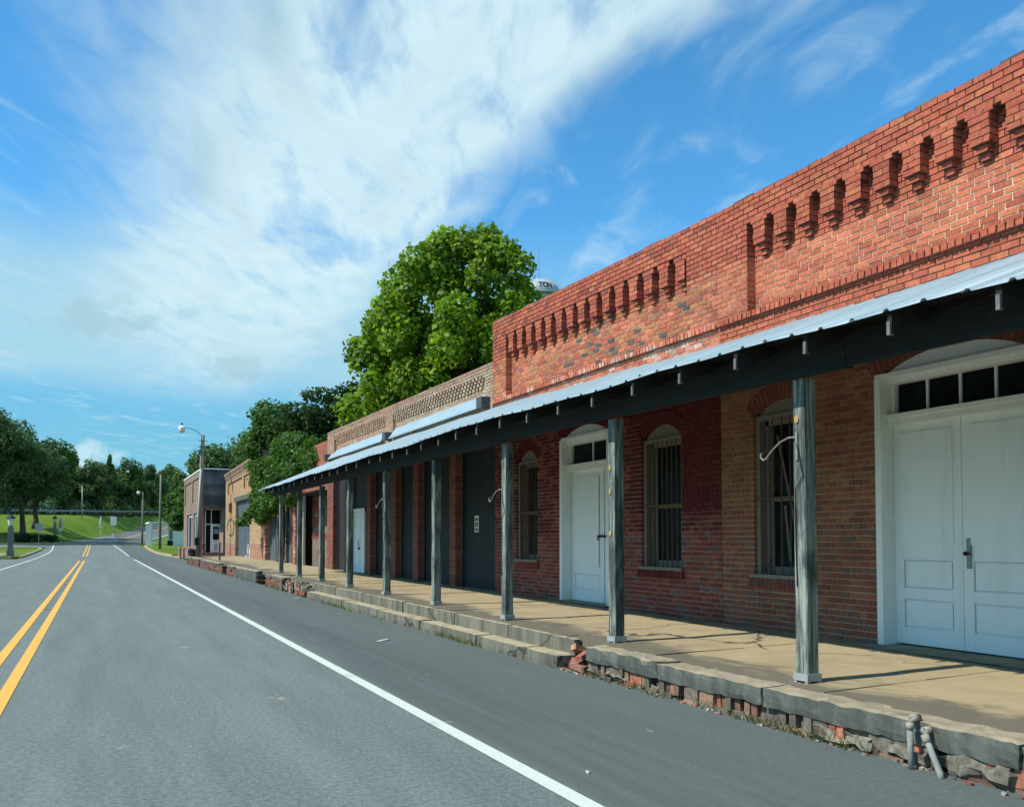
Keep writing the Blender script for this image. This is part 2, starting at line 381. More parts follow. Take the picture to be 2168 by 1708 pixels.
M_grass, gg, b = new_mat('grass'); P = wpos(gg)
n1 = gg.noise(P, .07, 5, .6, .4); n2 = gg.noise(P, .9, 6, .7); n3 = gg.noise(P, 9, 4, .75)
c = gg.mix(gg.ramp(gg.add(gg.mul(n1, .6), gg.mul(n2, .4)), .38, .64), (.095, .170, .018), (.160, .255, .032))
c = gg.mix(gg.ramp(gg.noise(gg.vscale(P, 1, 1, 1, (4, 4, 0)), .16, 5, .65), .56, .68, 0, .7), c, (.22, .235, .085))
f = gg.ramp(n3, .25, .75, .62, 1.35); c = gg.mix(1.0, c, gg.comb(f, f, f), 'MULTIPLY')
gg.l.new(c, b.inputs['Base Color']); b.inputs['Roughness'].default_value = .9; b.inputs['Specular IOR Level'].default_value = .1
bump(gg, b, gg.add(n3, n2), 1.0, .15)
M_sand = mat_plain('sandy_soil', (.40, .31, .20), .95, var=.25, scale=2, bs=.4, dirt=(.12, .15, .05), dirt_amt=.5)
M_kerb = mat_plain('kerb_concrete', (.42, .36, .22), .9, var=.2, scale=4, bs=.3, dirt=(.16, .14, .10), dirt_amt=.5)

# ------------------------------------------------------------------ ground, roads
def sst(a, b, x):
    t = np.clip((x - a) / (b - a), 0, 1); return t * t * (3 - 2 * t)
def rise(Y):
    Y = np.asarray(Y, dtype=float)
    a = 0.00025 * np.clip(Y - 72, 0, 88) ** 2
    return a + np.clip(Y - 160, 0, 60) * 0.065
def foot_y(X): X = np.asarray(X, dtype=float); return np.where(X > -6, 135 + (X + 6) * 4.2, 135 + (X + 6) * -.15)
def crest_y(X): X = np.asarray(X, dtype=float); return np.where(X > -6, 172 + (X + 6) * 1.6, 172 + (X + 6) * .25)
def crest_e(X): return float(np.maximum(crest_y(X), foot_y(X) + 12))
def terr(X, Y):
    Y = np.asarray(Y, dtype=float); fy = foot_y(np.clip(X, -60, 22)); cy_ = crest_y(np.clip(X, -60, 22)) ; cy_ = np.maximum(cy_, fy + 12)
    t = np.clip((Y - fy) / (cy_ - fy), 0, 1); t = t * (.65 + .35 * t * (3 - 2 * t) ) ; t = np.clip(t, 0, 1)
    zc_ = 6.0 + .030 * (cy_ - 172); b = rise(Y)
    return np.where(Y > fy, b + np.maximum(0, zc_ - b) * t, b)
def tz(x, y): return float(terr(x, y))
xs = np.unique(np.concatenate([np.linspace(-900, -90, 14), np.arange(-90, 60, 2.5), np.linspace(60, 900, 14)]))
ys = np.unique(np.concatenate([np.linspace(-300, -20, 8), np.arange(-20, 230, 2.5), np.linspace(230, 1500, 16)]))
XX, YY = np.meshgrid(xs, ys, indexing='ij'); ZZ = terr(XX, YY) - 0.06
nX, nY = XX.shape
vv = np.stack([XX, YY, ZZ], -1).reshape(-1, 3)
ff = [(i*nY+j, (i+1)*nY+j, (i+1)*nY+j+1, i*nY+j+1) for i in range(nX-1) for j in range(nY-1)]
me = bpy.data.meshes.new('ground'); me.from_pydata(vv.tolist(), [], ff)
me.polygons.foreach_set('use_smooth', np.ones(len(ff), dtype=bool))
link('ground', me, M_grass, kind='structure')

def xc(Y):   # road centre shift past the junction
    t = max(0.0, Y - 128.0); return 0.26 * t * t / (t + 14.0)
def ribbon(name, mat, stations, dz, parent=None, kind=None, nx=1):
    mb = MB()
    for (y0, a0, b0), (y1, a1, b1) in zip(stations[:-1], stations[1:]):
        for i in range(nx):
            f0, f1 = i / nx, (i+1) / nx
            P_ = [(a0+(b0-a0)*f0, y0), (a0+(b0-a0)*f1, y0), (a1+(b1-a1)*f1, y1), (a1+(b1-a1)*f0, y1)]
            mb.quad(*[(x, y, float(rise(y)) + dz) for x, y in P_])
    return mb.build(name, mat, parent, kind=kind)
st = []
for Y in [-25, -10, 0, 10, 20, 30, 40, 50, 57.4]: st.append((Y, -15.0, 5.12))
for Y in [57.5, 62, 70, 74.9]: st.append((Y, -15.0, 6.4))
st.append((75, -15.0, 6.4))
for Y in [75.05, 80]: st.append((Y, -5.5, 6.0))
for Y in list(range(84, 130, 4)): st.append((Y, -5.5, 5.3))
for Y in list(range(130, 262, 4)): st.append((Y, xc(Y) - 5.5, xc(Y) + 5.0))
road = ribbon('road', M_asph, st, 0.0, kind='structure', nx=2)
def asphalt_patch(name, x0, x1, y0, y1, dz):
    mb = MB(); n = 8
    for i in range(n):
        for j in range(3):
            xa, xb = x0 + (x1-x0)*i/n, x0 + (x1-x0)*(i+1)/n; ya, yb = y0 + (y1-y0)*j/3, y0 + (y1-y0)*(j+1)/3
            mb.quad(*[(x, y, tz(x, y) + dz) for x, y in ((xa, ya), (xb, ya), (xb, yb), (xa, yb))])
    return mb.build(name, M_asph, None, kind='structure')
asphalt_patch('side_road', 4.9, 60, 131, 139, .012)
asphalt_patch('side_road', -60, -5.3, 119, 130, .012)
asphalt_patch('side_road', 6.3, 8.0, 57.6, 61.8, .008)
# painted lines
def line(name, mat, pts, w, label=None):
    mb = MB()
    for (x0, y0), (x1, y1) in zip(pts[:-1], pts[1:]):
        z0, z1 = float(rise(y0)) + .006, float(rise(y1)) + .006
        mb.quad((x0 - w/2, y0, z0), (x0 + w/2, y0, z0), (x1 + w/2, y1, z1), (x1 - w/2, y1, z1))
    return mb.build(name, mat, road, label=label)
rl = lambda a, b, n: [a + (b-a)*i/n for i in range(n+1)]
for k, x in enumerate((-1.10, -0.80)):
    line('yellow_line', M_yel, [(x, y) for y in rl(-20, 69 - k*0.5, 30)], .125)
    line('yellow_line', M_yel, [(x + xc(y), y) for y in rl(84, 136, 14)], .125)
line('yellow_line', M_yel, [(xc(y) - .6, y) for y in rl(148, 255, 24)], .25)
line('white_line', M_wht, [(2.60, y) for y in rl(-20, 71, 30)], .125)
line('white_line', M_wht, [(2.62 - .0008*max(0, y-84)**2*.4, y) for y in rl(84, 128, 12)], .13)
line('white_line', M_wht, [(-4.35, y) for y in rl(-20, 92, 30)] + [(-4.35 - .0011*(y-92)**2 * .6, y) for y in rl(95, 128, 9)], .13)
line('white_line', M_wht, [(xc(y) + 4.3, y) for y in rl(150, 255, 24)], .2)
# raised pavement marker studs between the yellow lines
for y in (9.3, 21.5, 33.5):
    mb = MB(); mb.box(-1.0, -.90, y - .05, y + .05, .004, .022, (.6, .38, .1), .004, random.Random(int(y)))
    mb.build('road_stud', M_yel, road)

# ------------------------------------------------------------------ the raised walk in front of the shops
def f_wz(Y): return min(.285 + .0045 * Y, .47) if Y > 0 else .285
def b_wz(Y): return min(.325 + .0027 * Y, .50) if Y > 0 else .325
def wz(X, Y):
    t = (X - 5.08) / (8.05 - 5.08); return f_wz(Y) + (b_wz(Y) - f_wz(Y)) * t
walk = MB(); walk.box(5.45, 8.3, -6, 57.2, -.05, .16); walk.box(5.45, 8.3, 25, 57.2, .15, .30)
walk = walk.build('walkway', M_cope, kind='structure')
rg = random.Random(4)
def slab(x0, x1, y0, y1, dz=0.0, thick=.10, seed=0):
    mb = MB(); n = 5; m = 6
    gp = lambda i, j: (x0 + (x1-x0)*i/n, y0 + (y1-y0)*j/m)
    H = lambda x, y: wz(x, y) + dz + .006 * mnoise.noise(Vector((x * 1.3, y * 1.1, seed)))
    idx = {}
    for i in range(n+1):
        for j in range(m+1):
            x, y = gp(i, j); e = .006 if (i in (0, n) or j in (0, m)) else 0
            if i == 0: x += .012 * mnoise.noise(Vector((0, y * 4, seed)))
            idx[i, j] = len(mb.v); mb.v.append((x, y, H(x, y) - e)); mb.c.append((1, 1, 1))
    for i in range(n):
        for j in range(m): mb.f.append((idx[i, j], idx[i+1, j], idx[i+1, j+1], idx[i, j+1]))
    rim = [(i, 0) for i in range(n)] + [(n, j) for j in range(m)] + [(i, m) for i in range(n, 0, -1)] + [(0, j) for j in range(m, 0, -1)]
    lo = {}
    for r_ in rim:
        x, y, z = mb.v[idx[r_]]; lo[r_] = len(mb.v); mb.v.append((x, y, z - thick)); mb.c.append((1, 1, 1))
    for a, b_ in zip(rim, rim[1:] + rim[:1]): mb.f.append((idx[a], lo[a], lo[b_], idx[b_]))
    mb.build('paving_slab', M_walk, walk)
y = -5.0; s_i = 0
while y < 57:
    L = rg.uniform(2.2, 3.1); y1 = min(y + L, 57.2)
    xf = 5.36 if y < 8.4 else 5.33
    xm = rg.uniform(6.55, 6.75)
    gp_ = .014 if y < 30 else .03
    t1 = rg.uniform(-.005, .004) if y < 24 else rg.uniform(-.03, .01)
    slab(xf, xm - gp_/2, y, y1 - gp_, t1, seed=s_i); slab(xm + gp_/2, 8.28, y, y1 - gp_, t1 * .4, seed=s_i + 50)
    y = y1; s_i += 1
# near coping: big worn concrete kerb blocks over old brick
y = -4.0; k = 0
cop = [(-4, -1.2), (-1.2, 1.2), (1.2, 3.32), (3.32, 5.55), (5.55, 7.05), (7.05, 8.46)]
for i, (a, b_) in enumerate(cop):
    zt = f_wz((a + b_) / 2) + rg.uniform(-.002, .006)
    me = rough_mesh('coping_block', 5.042 + rg.uniform(-.004, .004), 5.352, a + .003, b_ - .003, f_wz((a + b_) / 2) - .165, zt, .06, .018, 3, .007)
    link('coping_block', me, M_cope, walk)
# old brickwork below the coping, some of it under lumps of render
def bcol(rng, kind):
    if kind == 'old': base = rng.choice([(.36, .13, .08), (.30, .10, .065), (.42, .17, .10), (.24, .13, .09), (.17, .13, .10), (.15, .135, .11)])
    elif kind == 'dirty': base = rng.choice([(.17, .14, .11), (.20, .12, .085), (.14, .125, .10), (.25, .16, .11)])
    else: base = (.3, .1, .07)
    f = rng.uniform(.8, 1.2); return tuple(k * f for k in base)
rg = random.Random(9)
for row, (zb, zt) in enumerate(((.030, .140), (-.04, .024))):
    y = -3.5
    while y < 8.4:
        stretcher = rg.random() < (.10 if row == 0 else .9)
        L = .205 if stretcher else rg.choice([.066, .07, .075])
        if rg.random() < .86:
            lift = .0045 * y
            x0 = 5.070 + rg.uniform(-.015, .035) - (.02 if row else 0)
            mb = MB(); mb.box(x0, 5.46, y, y + L, zb + rg.uniform(-.004, .008), zt + lift * .8 - rg.uniform(0, .015), bcol(rg, 'old' if rg.random() < .35 else 'dirty'), .006, rg)
            mb.build('brick', M_rubble, walk)
        y += L + .011
# render lumps clinging to the kerb foot
for i, (y0, y1, z0, z1, dx) in enumerate([(3.35, 3.9, -.02, .165, .045), (3.92, 4.35, -.02, .15, .05), (4.4, 5.1, -.02, .10, .06), (2.2, 3.3, -.02, .07, .03), (7.55, 8.05, .02, .13, .02), (6.9, 7.5, -.02, .06, .03), (8.05, 8.45, .0, .12, .015)]):
    me = rough_mesh('render_patch', 5.075 - dx, 5.2, y0, y1, z0, z1, .06, .05, 40 + i, .045, (.23, .215, .165)); link('render_patch', me, M_rubble, walk)
# concrete steps from the gap to the far rubble
for i, (a, b_) in enumerate([(9.02, 10.9), (10.91, 12.9), (12.93, 15.5), (15.55, 18.3), (18.32, 20.6), (20.62, 23.1)]):
    zt = f_wz((a + b_) / 2)
    link('step_riser', rough_mesh('step_riser', 5.25, 5.342, a + .004, b_ - .004, .05, zt + .004, .1, .004, 7, .004), M_step, walk)
for i, (a, b_) in enumerate([(8.98, 11.4), (11.42, 13.8), (13.84, 16.3), (16.32, 19.0), (19.02, 22.55)]):
    zt = .155 + .003 * (a - 9)
    link('step_tread', rough_mesh('step_tread', 4.98, 5.262, a + .004, b_ - .004, -.04, zt, .1, .005, 7, .005), M_step, walk)
# far end of the walk front: brick wall with knocked out holes, cap blocks
for i, (a, b_, z0, zt) in enumerate([(26.3, 29.0, .27, .40), (31.2, 36.2, -.03, .42), (36.4, 38.6, .30, .43), (41.5, 46.4, .33, .45), (46.6, 49.2, .30, .46), (50.2, 54.0, .33, .47), (54.1, 57.2, .30, .47)]):
    link('coping_block', rough_mesh('coping_block', 5.06, 5.42, a, b_, z0, zt, .14, .025, 90 + i, .018), M_cope, walk)
rg = random.Random(12); holes = [(29.1, 31.1), (38.7, 40.2), (49.3, 50.1)]
for row in range(5):
    y = 26.3 + (row % 2) * .1
    while y < 57.1:
        zb = -.01 + row * .075
        if not (31.2 < y < 36) and not any(a < y < b_ for a, b_ in holes) and rg.random() < .95:
            mb = MB(); mb.box(5.09 + rg.uniform(-.01, .02), 5.46, y, y + .205, zb, zb + .066, bcol(rg, 'old' if rg.random() < .6 else 'dirty'), .004, rg)
            if y < 44: mb.build('brick', M_rubble, walk)
            else:
                try: far_walk
                except NameError: far_walk = MB()
                far_walk.v, far_walk.f, far_walk.c = far_walk.v + mb.v, far_walk.f + [tuple(i + len(far_walk.v) for i in f) for f in mb.f], far_walk.c + mb.c
        y += .215
far_walk.build('far_brickwork', M_rubble, walk, kind='stuff')

# ------------------------------------------------------------------ brick facades
XW = 8.03
COURSE = .0745
def project(x, y, z):
    v = Vector((x, y, z)) - EYE; p = R(2.0); yw = R(26.0)
    fw = Vector((math.sin(yw)*math.cos(p), math.cos(yw)*math.cos(p), math.sin(p))); r_ = Vector((math.cos(yw), -math.sin(yw), 0)); u_ = r_.cross(fw)
    dd = v.dot(fw)
    if dd < .1: return None
    return 1083.5 + 1800 * v.dot(r_) / dd, 1078.1 - 1800 * v.dot(u_) / dd, dd
class Facade:
    def __init__(s, seed): s.b = []; s.m = MB(); s.rng = random.Random(seed); s.warp = None
    def brick(s, x0, y0, y1, z0, z1, col, depth=.10, jit=.0018):
        s.b.append((x0, y0, y1, z0, z1, col, depth, jit))
    def course(s, k, z0, segs, colf, mortf, header=False, holes=(), gap=.0145):
        """segs: (ya, yb, plane offset). holes: intervals left open"""
        z1 = z0 + COURSE
        if (4.7 < z0 < 5.36 or z0 < 4.0) and XW > 7: gap = .0150
        for ya, yb, off in segs:
            iv = [(ya, yb)]
            for ha, hb in holes:
                nv = []
                for a, b_ in iv:
                    if hb <= a or ha >= b_: nv.append((a, b_))
                    else:
                        if ha > a: nv.append((a, ha))
                        if hb < b_: nv.append((hb, b_))
                iv = nv
            for a, b_ in iv:
                if b_ - a < .02: continue
                s.m.box(XW + off + .009, XW + .36, a, b_, z0, z1, mortf((a + b_) / 2, z0), skip=('x1',))
                # bricks from the near end
                y = a; first = True
                while y < b_ - .015:
                    L = (.099 if header else .204) * s.rng.uniform(.975, 1.025)
                    if first:
                        if not header and k % 2: L = .099
                        elif header and k % 2: L = .06
                        first = False
                    e = min(y + L, b_)
                    if b_ - e < .035: e = b_
                    s.brick(XW + off + s.rng.uniform(-.002, .003), a - .004 if y == a else y + gap/2, b_ + .004 if e == b_ else e - gap/2, z0 + gap/2, z1 - gap/2, colf((y + e)/2, z0, s.rng), .16)
                    y = e
    def finish(s, parent, limit=300, score=None):
        sc = []
        for i, b_ in enumerate(s.b):
            x0, y0, y1, z0, z1 = b_[:5]; p = project(x0, (y0+y1)/2, (z0+z1)/2)
            v = -1
            if p and -5 < p[0] < 2172 and -5 < p[1] < 1713:
                v = (y1-y0) / p[2] ** 2
                # hidden behind the porch roof and beam
                if XW - .3 < x0 and 3.45 < z0 < 4.33: v *= .01
            sc.append((v, i))
        sc.sort(reverse=True); top = set(i for _, i in sc[:limit])
        rest = MB(); rng = s.rng; W = s.warp or (lambda v: v)
        for i, (x0, y0, y1, z0, z1, col, depth, jit) in enumerate(s.b):
            mb = MB() if i in top else rest
            mb.box(x0, x0 + depth, y0, y1, z0, z1, col, jit, rng, skip=('x1',))
            if i in top:
                mb.v = [W(v) for v in mb.v]; mb.build('brick', M_brick, parent)
        rest.v = [W(v) for v in rest.v]; s.m.v = [W(v) for v in s.m.v]
        rest.build('brick_courses', M_brick, parent, kind='stuff')
        s.m.build('wall', M_mortar, parent)
def arch_half(z, spring, rise_, half):
    """half width of a segmental arch opening at height z (None above the crown)"""
    if z < spring: return half
    if z > spring + rise_: return None
    r_ = (half*half + rise_*rise_) / (2*rise_); cz = spring + rise_ - r_
    return math.sqrt(max(0, r_*r_ - (z - cz)**2))
def vary(rng, cols, f=.16):
    c = rng.choice(cols); k = rng.uniform(1 - f, 1 + f); return (c[0]*k, c[1]*k*rng.uniform(.95, 1.05), c[2]*k)
def voussoirs(F, yc, half, spring, rise_, off, colf, ring=.20):
    r_ = (half*half + rise_*rise_) / (2*rise_); cz = spring + rise_ - r_
    a0 = math.asin(min(1, half / r_)); n = max(6, int(2 * a0 * r_ / .073))
    return yc, cz, r_, a0, n, ring, off
ARCHES = []
def arch_bricks(parent, specs, colf, rng):
    """arch ring bricks, each its own wedge"""
    for (yc, half, spring, rise_, off) in specs:
        r_ = (half*half + rise_*rise_) / (2*rise_); cz = spring + rise_ - r_
        a0 = math.asin(min(1, half / r_)); n = max(6, int(round(2 * a0 * r_ / .075)))
        for i in range(n):
            t0 = -a0 + 2*a0*(i + .06)/n; t1 = -a0 + 2*a0*(i + .94)/n
            x0 = XW + off - .004 + rng.uniform(-.002, .003); col = colf(yc, spring, rng); mb = MB()
            q = [(yc + r_*math.sin(t0), cz + r_*math.cos(t0)), (yc + r_*math.sin(t1), cz + r_*math.cos(t1)), (yc + (r_+.2)*math.sin(t1), cz + (r_+.2)*math.cos(t1)), (yc + (r_+.2)*math.sin(t0), cz + (r_+.2)*math.cos(t0))]
            fr = [(x0, a, b_) for a, b_ in q]; bk = [(x0 + .3, a, b_) for a, b_ in q]
            mb.poly(fr, col)
            for j in range(4): mb.quad(fr[j], bk[j], bk[(j+1) % 4], fr[(j+1) % 4], col)
            mb.build('arch_brick', M_brick, parent)

LEDGE = 4.62; LOWOFF = .055; PANOFF = .145
RED = [(.43, .115, .062), (.45, .125, .07), (.41, .105, .06), (.385, .10, .062), (.465, .145, .075)]
PINK = [(.54, .165, .092), (.56, .175, .095), (.51, .15, .088), (.58, .185, .095), (.49, .145, .092)]
BROWN = [(.27, .092, .056), (.30, .102, .062), (.25, .082, .053), (.31, .115, .065)]
TAN = [(.31, .135, .068), (.29, .125, .062), (.33, .15, .074), (.275, .115, .06)]
MARO = [(.120, .022, .024), (.132, .025, .026), (.112, .020, .023), (.14, .03, .028)]
DULL = [(.235, .056, .042), (.26, .066, .048), (.21, .05, .04), (.28, .082, .054)]
def openings_at(z, ops):
    hs = []
    for (yc, half, sill, spring, rise_) in ops:
        if z + COURSE*.5 < sill: continue
        w = arch_half(z + COURSE*.5, spring, rise_, half)
        # bricks end at the outside of the arch ring above the spring
        if z + COURSE > spring:
            r_ = (half*half + rise_*rise_) / (2*rise_); cz = spring + rise_ - r_; zz_ = z + COURSE*.5
            ro = r_ + .2
            if zz_ - cz < ro:
                ww = math.sqrt(ro*ro - (zz_ - cz)**2); a0 = math.asin(half / r_)
                ww = min(ww, (zz_ - cz) * math.tan(a0)) if zz_ > spring else half
                hs.append((yc - ww, yc + ww))
            continue
        if w: hs.append((yc - w, yc + w))
    return hs
def corbel_table(F, y_start, pitch, n, ztop, colf):
    """hanging brick corbels below the parapet band: n corbels from y_start going down in y"""
    for i in range(n):
        yc = y_start - pitch * (i + .5) - .04
        z = ztop - COURSE
        rows = [(.315, 0.0), (.235, 0.0), (.225, 0.004), (.235, 0.0), (.225, .003), (.125, .05), (.10, .095)]
        for k, (w, off) in enumerate(rows):
            zz_ = z - k * COURSE; a, b_ = yc - w/2, yc + w/2
            F.m.box(XW + off + .008, XW + PANOFF + .02, a + .006, b_ - .006, zz_, zz_ + COURSE, (.10, .05, .035))
            if w > .2:
                cut = a + (w * .62 if k % 2 else w * .36) + F.rng.uniform(-.01, .01)
                if k in (1, 3): pieces = [(a, b_)] if F.rng.random() < .6 else [(a, cut), (cut, b_)]
                else: pieces = [(a, cut), (cut, b_)]
            else: pieces = [(a, b_)]
            for p0, p1 in pieces:
                F.brick(XW + off + F.rng.uniform(-.003, .003), p0 + .004, p1 - .004, zz_ + .006, zz_ + COURSE - .005, colf(yc, zz_, F.rng), PANOFF + .02 - off, .003)
def ledge_row(F, ya, yb, z, colf):
    """saw-tooth row of header bricks standing proud under the panel"""
    y = ya
    while y < yb - .05:
        w = .083 + F.rng.uniform(-.004, .004)
        h = .075 if F.rng.random() > .12 else .055
        F.brick(XW - .012 + F.rng.uniform(-.004, .005), y + .006, y + w - .004, z, z + h, colf(y, z, F.rng), .13, .004)
        y += w + .008
    F.m.box(XW + .012, XW + .30, ya, yb, z - .004, z + .05, (.16, .07, .05))

def facade(F, ya, yb, pil, top, ops, colf, mortf, corb):
    """pil: list of (y0,y1) pilasters; corb: (y_start, pitch, n, ztop)"""
    k = 0; z = .25
    while z < top - .01:
        header = (k % 7 == 5)
        zc = z + COURSE/2
        if zc < LEDGE: segs = [(ya, yb, LOWOFF)]
        elif zc < corb[3]:
            segs = [(a, b_, 0.0) for a, b_ in pil]; cur = ya
            for a, b_ in sorted(pil):
                if a - cur > .02: segs.append((cur, a, PANOFF))
                cur = b_
            if yb - cur > .02: segs.append((cur, yb, PANOFF))
        else: segs = [(ya, yb, -.006 if z + COURSE > top - .09 else 0.0)]
        F.course(k, z, segs, colf, mortf, header and not (LEDGE < zc), openings_at(z, ops) if zc < 4 else ())
        z += COURSE; k += 1
    corbel_table(F, *corb, colf)
    y = ya + .01
    while y < yb - .05:
        L = min(F.rng.uniform(.12, .5), yb - .01 - y); F.m.box(XW + F.rng.uniform(.0, .05), XW + .34, y, y + L, z - .004, z + F.rng.uniform(.004, .03), F.rng.choice([(.13, .10, .08), (.20, .16, .12), (.28, .12, .08)]), .004, F.rng); y += L + F.rng.uniform(0, .12)

# ---- nearest storefront
B1 = thing('brick_storefront', 'nearest red brick storefront with tall white double doors under a transom and corbelled parapet', 'building', (0, 0, 0))
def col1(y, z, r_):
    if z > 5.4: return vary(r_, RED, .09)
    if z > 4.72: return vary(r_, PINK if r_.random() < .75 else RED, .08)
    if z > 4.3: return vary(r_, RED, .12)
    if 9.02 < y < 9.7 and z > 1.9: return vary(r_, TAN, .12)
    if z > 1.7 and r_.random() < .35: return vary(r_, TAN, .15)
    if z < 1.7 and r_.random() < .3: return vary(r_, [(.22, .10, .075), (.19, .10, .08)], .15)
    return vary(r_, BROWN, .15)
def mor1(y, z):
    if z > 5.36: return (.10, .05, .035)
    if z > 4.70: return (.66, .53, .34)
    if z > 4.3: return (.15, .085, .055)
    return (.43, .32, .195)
D1 = (6.04, .94, .30, 3.40, .24); W1 = (8.52, .50, 1.03, 3.22, .20)
F1 = Facade(1)
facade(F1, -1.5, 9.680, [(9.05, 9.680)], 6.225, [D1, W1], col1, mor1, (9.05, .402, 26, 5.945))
ledge_row(F1, -1.4, 9.66, LEDGE - .01, col1)
F1.finish(B1)
arch_bricks(B1, [(D1[0], D1[1], D1[3], D1[4], LOWOFF), (W1[0], W1[1], W1[3], W1[4], LOWOFF)], lambda y, z, r_: vary(r_, [(.20, .07, .05), (.23, .08, .055)], .15), random.Random(3))

# ---- second storefront
B2 = thing('brick_storefront', 'red brick storefront with one white door between two iron-barred arched windows', 'building')
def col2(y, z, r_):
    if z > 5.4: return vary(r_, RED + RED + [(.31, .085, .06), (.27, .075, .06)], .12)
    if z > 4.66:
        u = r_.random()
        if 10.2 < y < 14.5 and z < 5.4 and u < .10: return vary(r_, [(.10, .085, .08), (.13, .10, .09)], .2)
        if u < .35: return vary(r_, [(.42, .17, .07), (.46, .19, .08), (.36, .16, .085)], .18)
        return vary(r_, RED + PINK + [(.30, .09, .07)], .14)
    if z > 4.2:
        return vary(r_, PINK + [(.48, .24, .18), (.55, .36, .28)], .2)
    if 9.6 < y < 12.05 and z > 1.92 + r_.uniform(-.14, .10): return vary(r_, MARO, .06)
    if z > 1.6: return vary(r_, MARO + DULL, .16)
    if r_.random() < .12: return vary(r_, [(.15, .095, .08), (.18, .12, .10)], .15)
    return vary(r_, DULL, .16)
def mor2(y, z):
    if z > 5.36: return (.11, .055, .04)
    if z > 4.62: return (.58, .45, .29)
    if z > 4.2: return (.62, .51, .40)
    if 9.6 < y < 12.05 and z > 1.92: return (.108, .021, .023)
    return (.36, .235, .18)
D2 = (13.55, .90, .30, 3.46, .22); W2 = (11.16, .54, 1.06, 3.17, .23); W3 = (15.88, .49, 1.08, 3.19, .23)
F2 = Facade(2)
F2.warp = lambda v: (v[0], v[1], v[2] + .19 * max(0, (v[1] - 9.69) / 7.76) * min(1, max(0, (v[2] - 4.62) / 1.6)))
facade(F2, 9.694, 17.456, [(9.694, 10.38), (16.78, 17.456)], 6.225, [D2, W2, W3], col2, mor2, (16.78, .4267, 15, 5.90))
ledge_row(F2, 9.72, 17.45, LEDGE - .01, col2)
F2.finish(B2)
arch_bricks(B2, [(o[0], o[1], o[3], o[4], LOWOFF) for o in (D2, W2, W3)], lambda y, z, r_: vary(r_, [(.11, .021, .023), (.122, .024, .025)], .1), random.Random(5))

# ---- third storefront: tan brick, honeycomb frieze, boarded bays
B3 = thing('brick_storefront', 'tan brick storefront with honeycomb frieze and slate boarded bays between slim piers', 'building')
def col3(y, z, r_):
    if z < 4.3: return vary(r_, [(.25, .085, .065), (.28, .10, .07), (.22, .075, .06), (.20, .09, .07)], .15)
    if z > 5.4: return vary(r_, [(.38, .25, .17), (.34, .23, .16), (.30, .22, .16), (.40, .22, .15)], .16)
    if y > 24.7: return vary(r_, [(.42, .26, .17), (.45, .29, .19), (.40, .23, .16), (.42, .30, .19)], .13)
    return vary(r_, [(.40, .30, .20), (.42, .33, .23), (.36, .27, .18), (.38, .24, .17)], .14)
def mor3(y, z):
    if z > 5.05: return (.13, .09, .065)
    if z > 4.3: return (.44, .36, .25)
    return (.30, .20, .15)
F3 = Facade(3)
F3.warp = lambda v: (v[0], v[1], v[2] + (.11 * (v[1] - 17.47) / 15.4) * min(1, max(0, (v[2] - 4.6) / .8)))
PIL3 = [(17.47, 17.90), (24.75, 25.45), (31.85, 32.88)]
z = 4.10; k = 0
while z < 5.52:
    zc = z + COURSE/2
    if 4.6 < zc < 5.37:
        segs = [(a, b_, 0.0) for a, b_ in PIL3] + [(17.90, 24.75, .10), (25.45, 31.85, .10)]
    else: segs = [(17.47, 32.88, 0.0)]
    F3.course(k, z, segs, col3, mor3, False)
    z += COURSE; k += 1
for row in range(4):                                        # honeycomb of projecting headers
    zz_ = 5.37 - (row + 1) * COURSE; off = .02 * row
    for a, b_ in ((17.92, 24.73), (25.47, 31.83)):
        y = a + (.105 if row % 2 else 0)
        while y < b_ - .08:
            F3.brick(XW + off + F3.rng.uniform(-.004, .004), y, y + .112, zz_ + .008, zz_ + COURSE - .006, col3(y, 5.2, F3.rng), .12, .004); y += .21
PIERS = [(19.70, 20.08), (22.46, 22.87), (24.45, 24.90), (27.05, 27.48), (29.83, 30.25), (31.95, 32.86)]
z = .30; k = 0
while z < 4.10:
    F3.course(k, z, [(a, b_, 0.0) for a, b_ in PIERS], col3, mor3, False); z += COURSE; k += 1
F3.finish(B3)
# boarded bays
bays = [(17.50, 19.70), (20.08, 22.46), (22.87, 24.45), (24.90, 27.05), (30.25, 31.95)]
for a, b_ in bays:
    mb = MB(); n = 2; w = (b_ - a) / n
    for i in range(n): mb.box(XW + .22, XW + .30, a + i*w + .003, a + (i+1)*w - .003, .33, 4.05)
    mb.box(XW + .19, XW + .222, a + .002, a + .07, .33, 4.05); mb.box(XW + .19, XW + .222, b_ - .07, b_ - .002, .33, 4.05)
    mb.build('boarding', M_panel, B3)
mb = MB(); mb.box(XW + .22, XW + .30, 27.48, 29.83, 2.62, 4.05); mb.build('boarding', M_panel, B3)
mb = MB(); mb.box(XW + .21, XW + .30, 27.48, 28.28, .33, 2.62); mb.build('boarding', M_panel, B3)
def plank_leaf(mb, x, y0, y1, z0, z1, panels, inset=.018, stile=.085):
    """a panelled door leaf facing -X: stiles, rails, sunk panels with a raised field"""
    inset = .030
    mb.box(x + inset, x + .055, y0, y1, z0, z1)
    mb.box(x, x + inset + .001, y0, y0 + stile, z0, z1); mb.box(x, x + inset + .001, y1 - stile, y1, z0, z1)
    ed = [z0] + [e for p in panels for e in p] + [z1]
    for a, b_ in zip(ed[0::2], ed[1::2]): mb.box(x, x + inset + .001, y0 + stile - .002, y1 - stile + .002, a, b_)
    for a, b_ in panels:
        mb.box(x + .004, x + inset + .002, y0 + stile + .020, y1 - stile - .020, a + .020, b_ - .020)
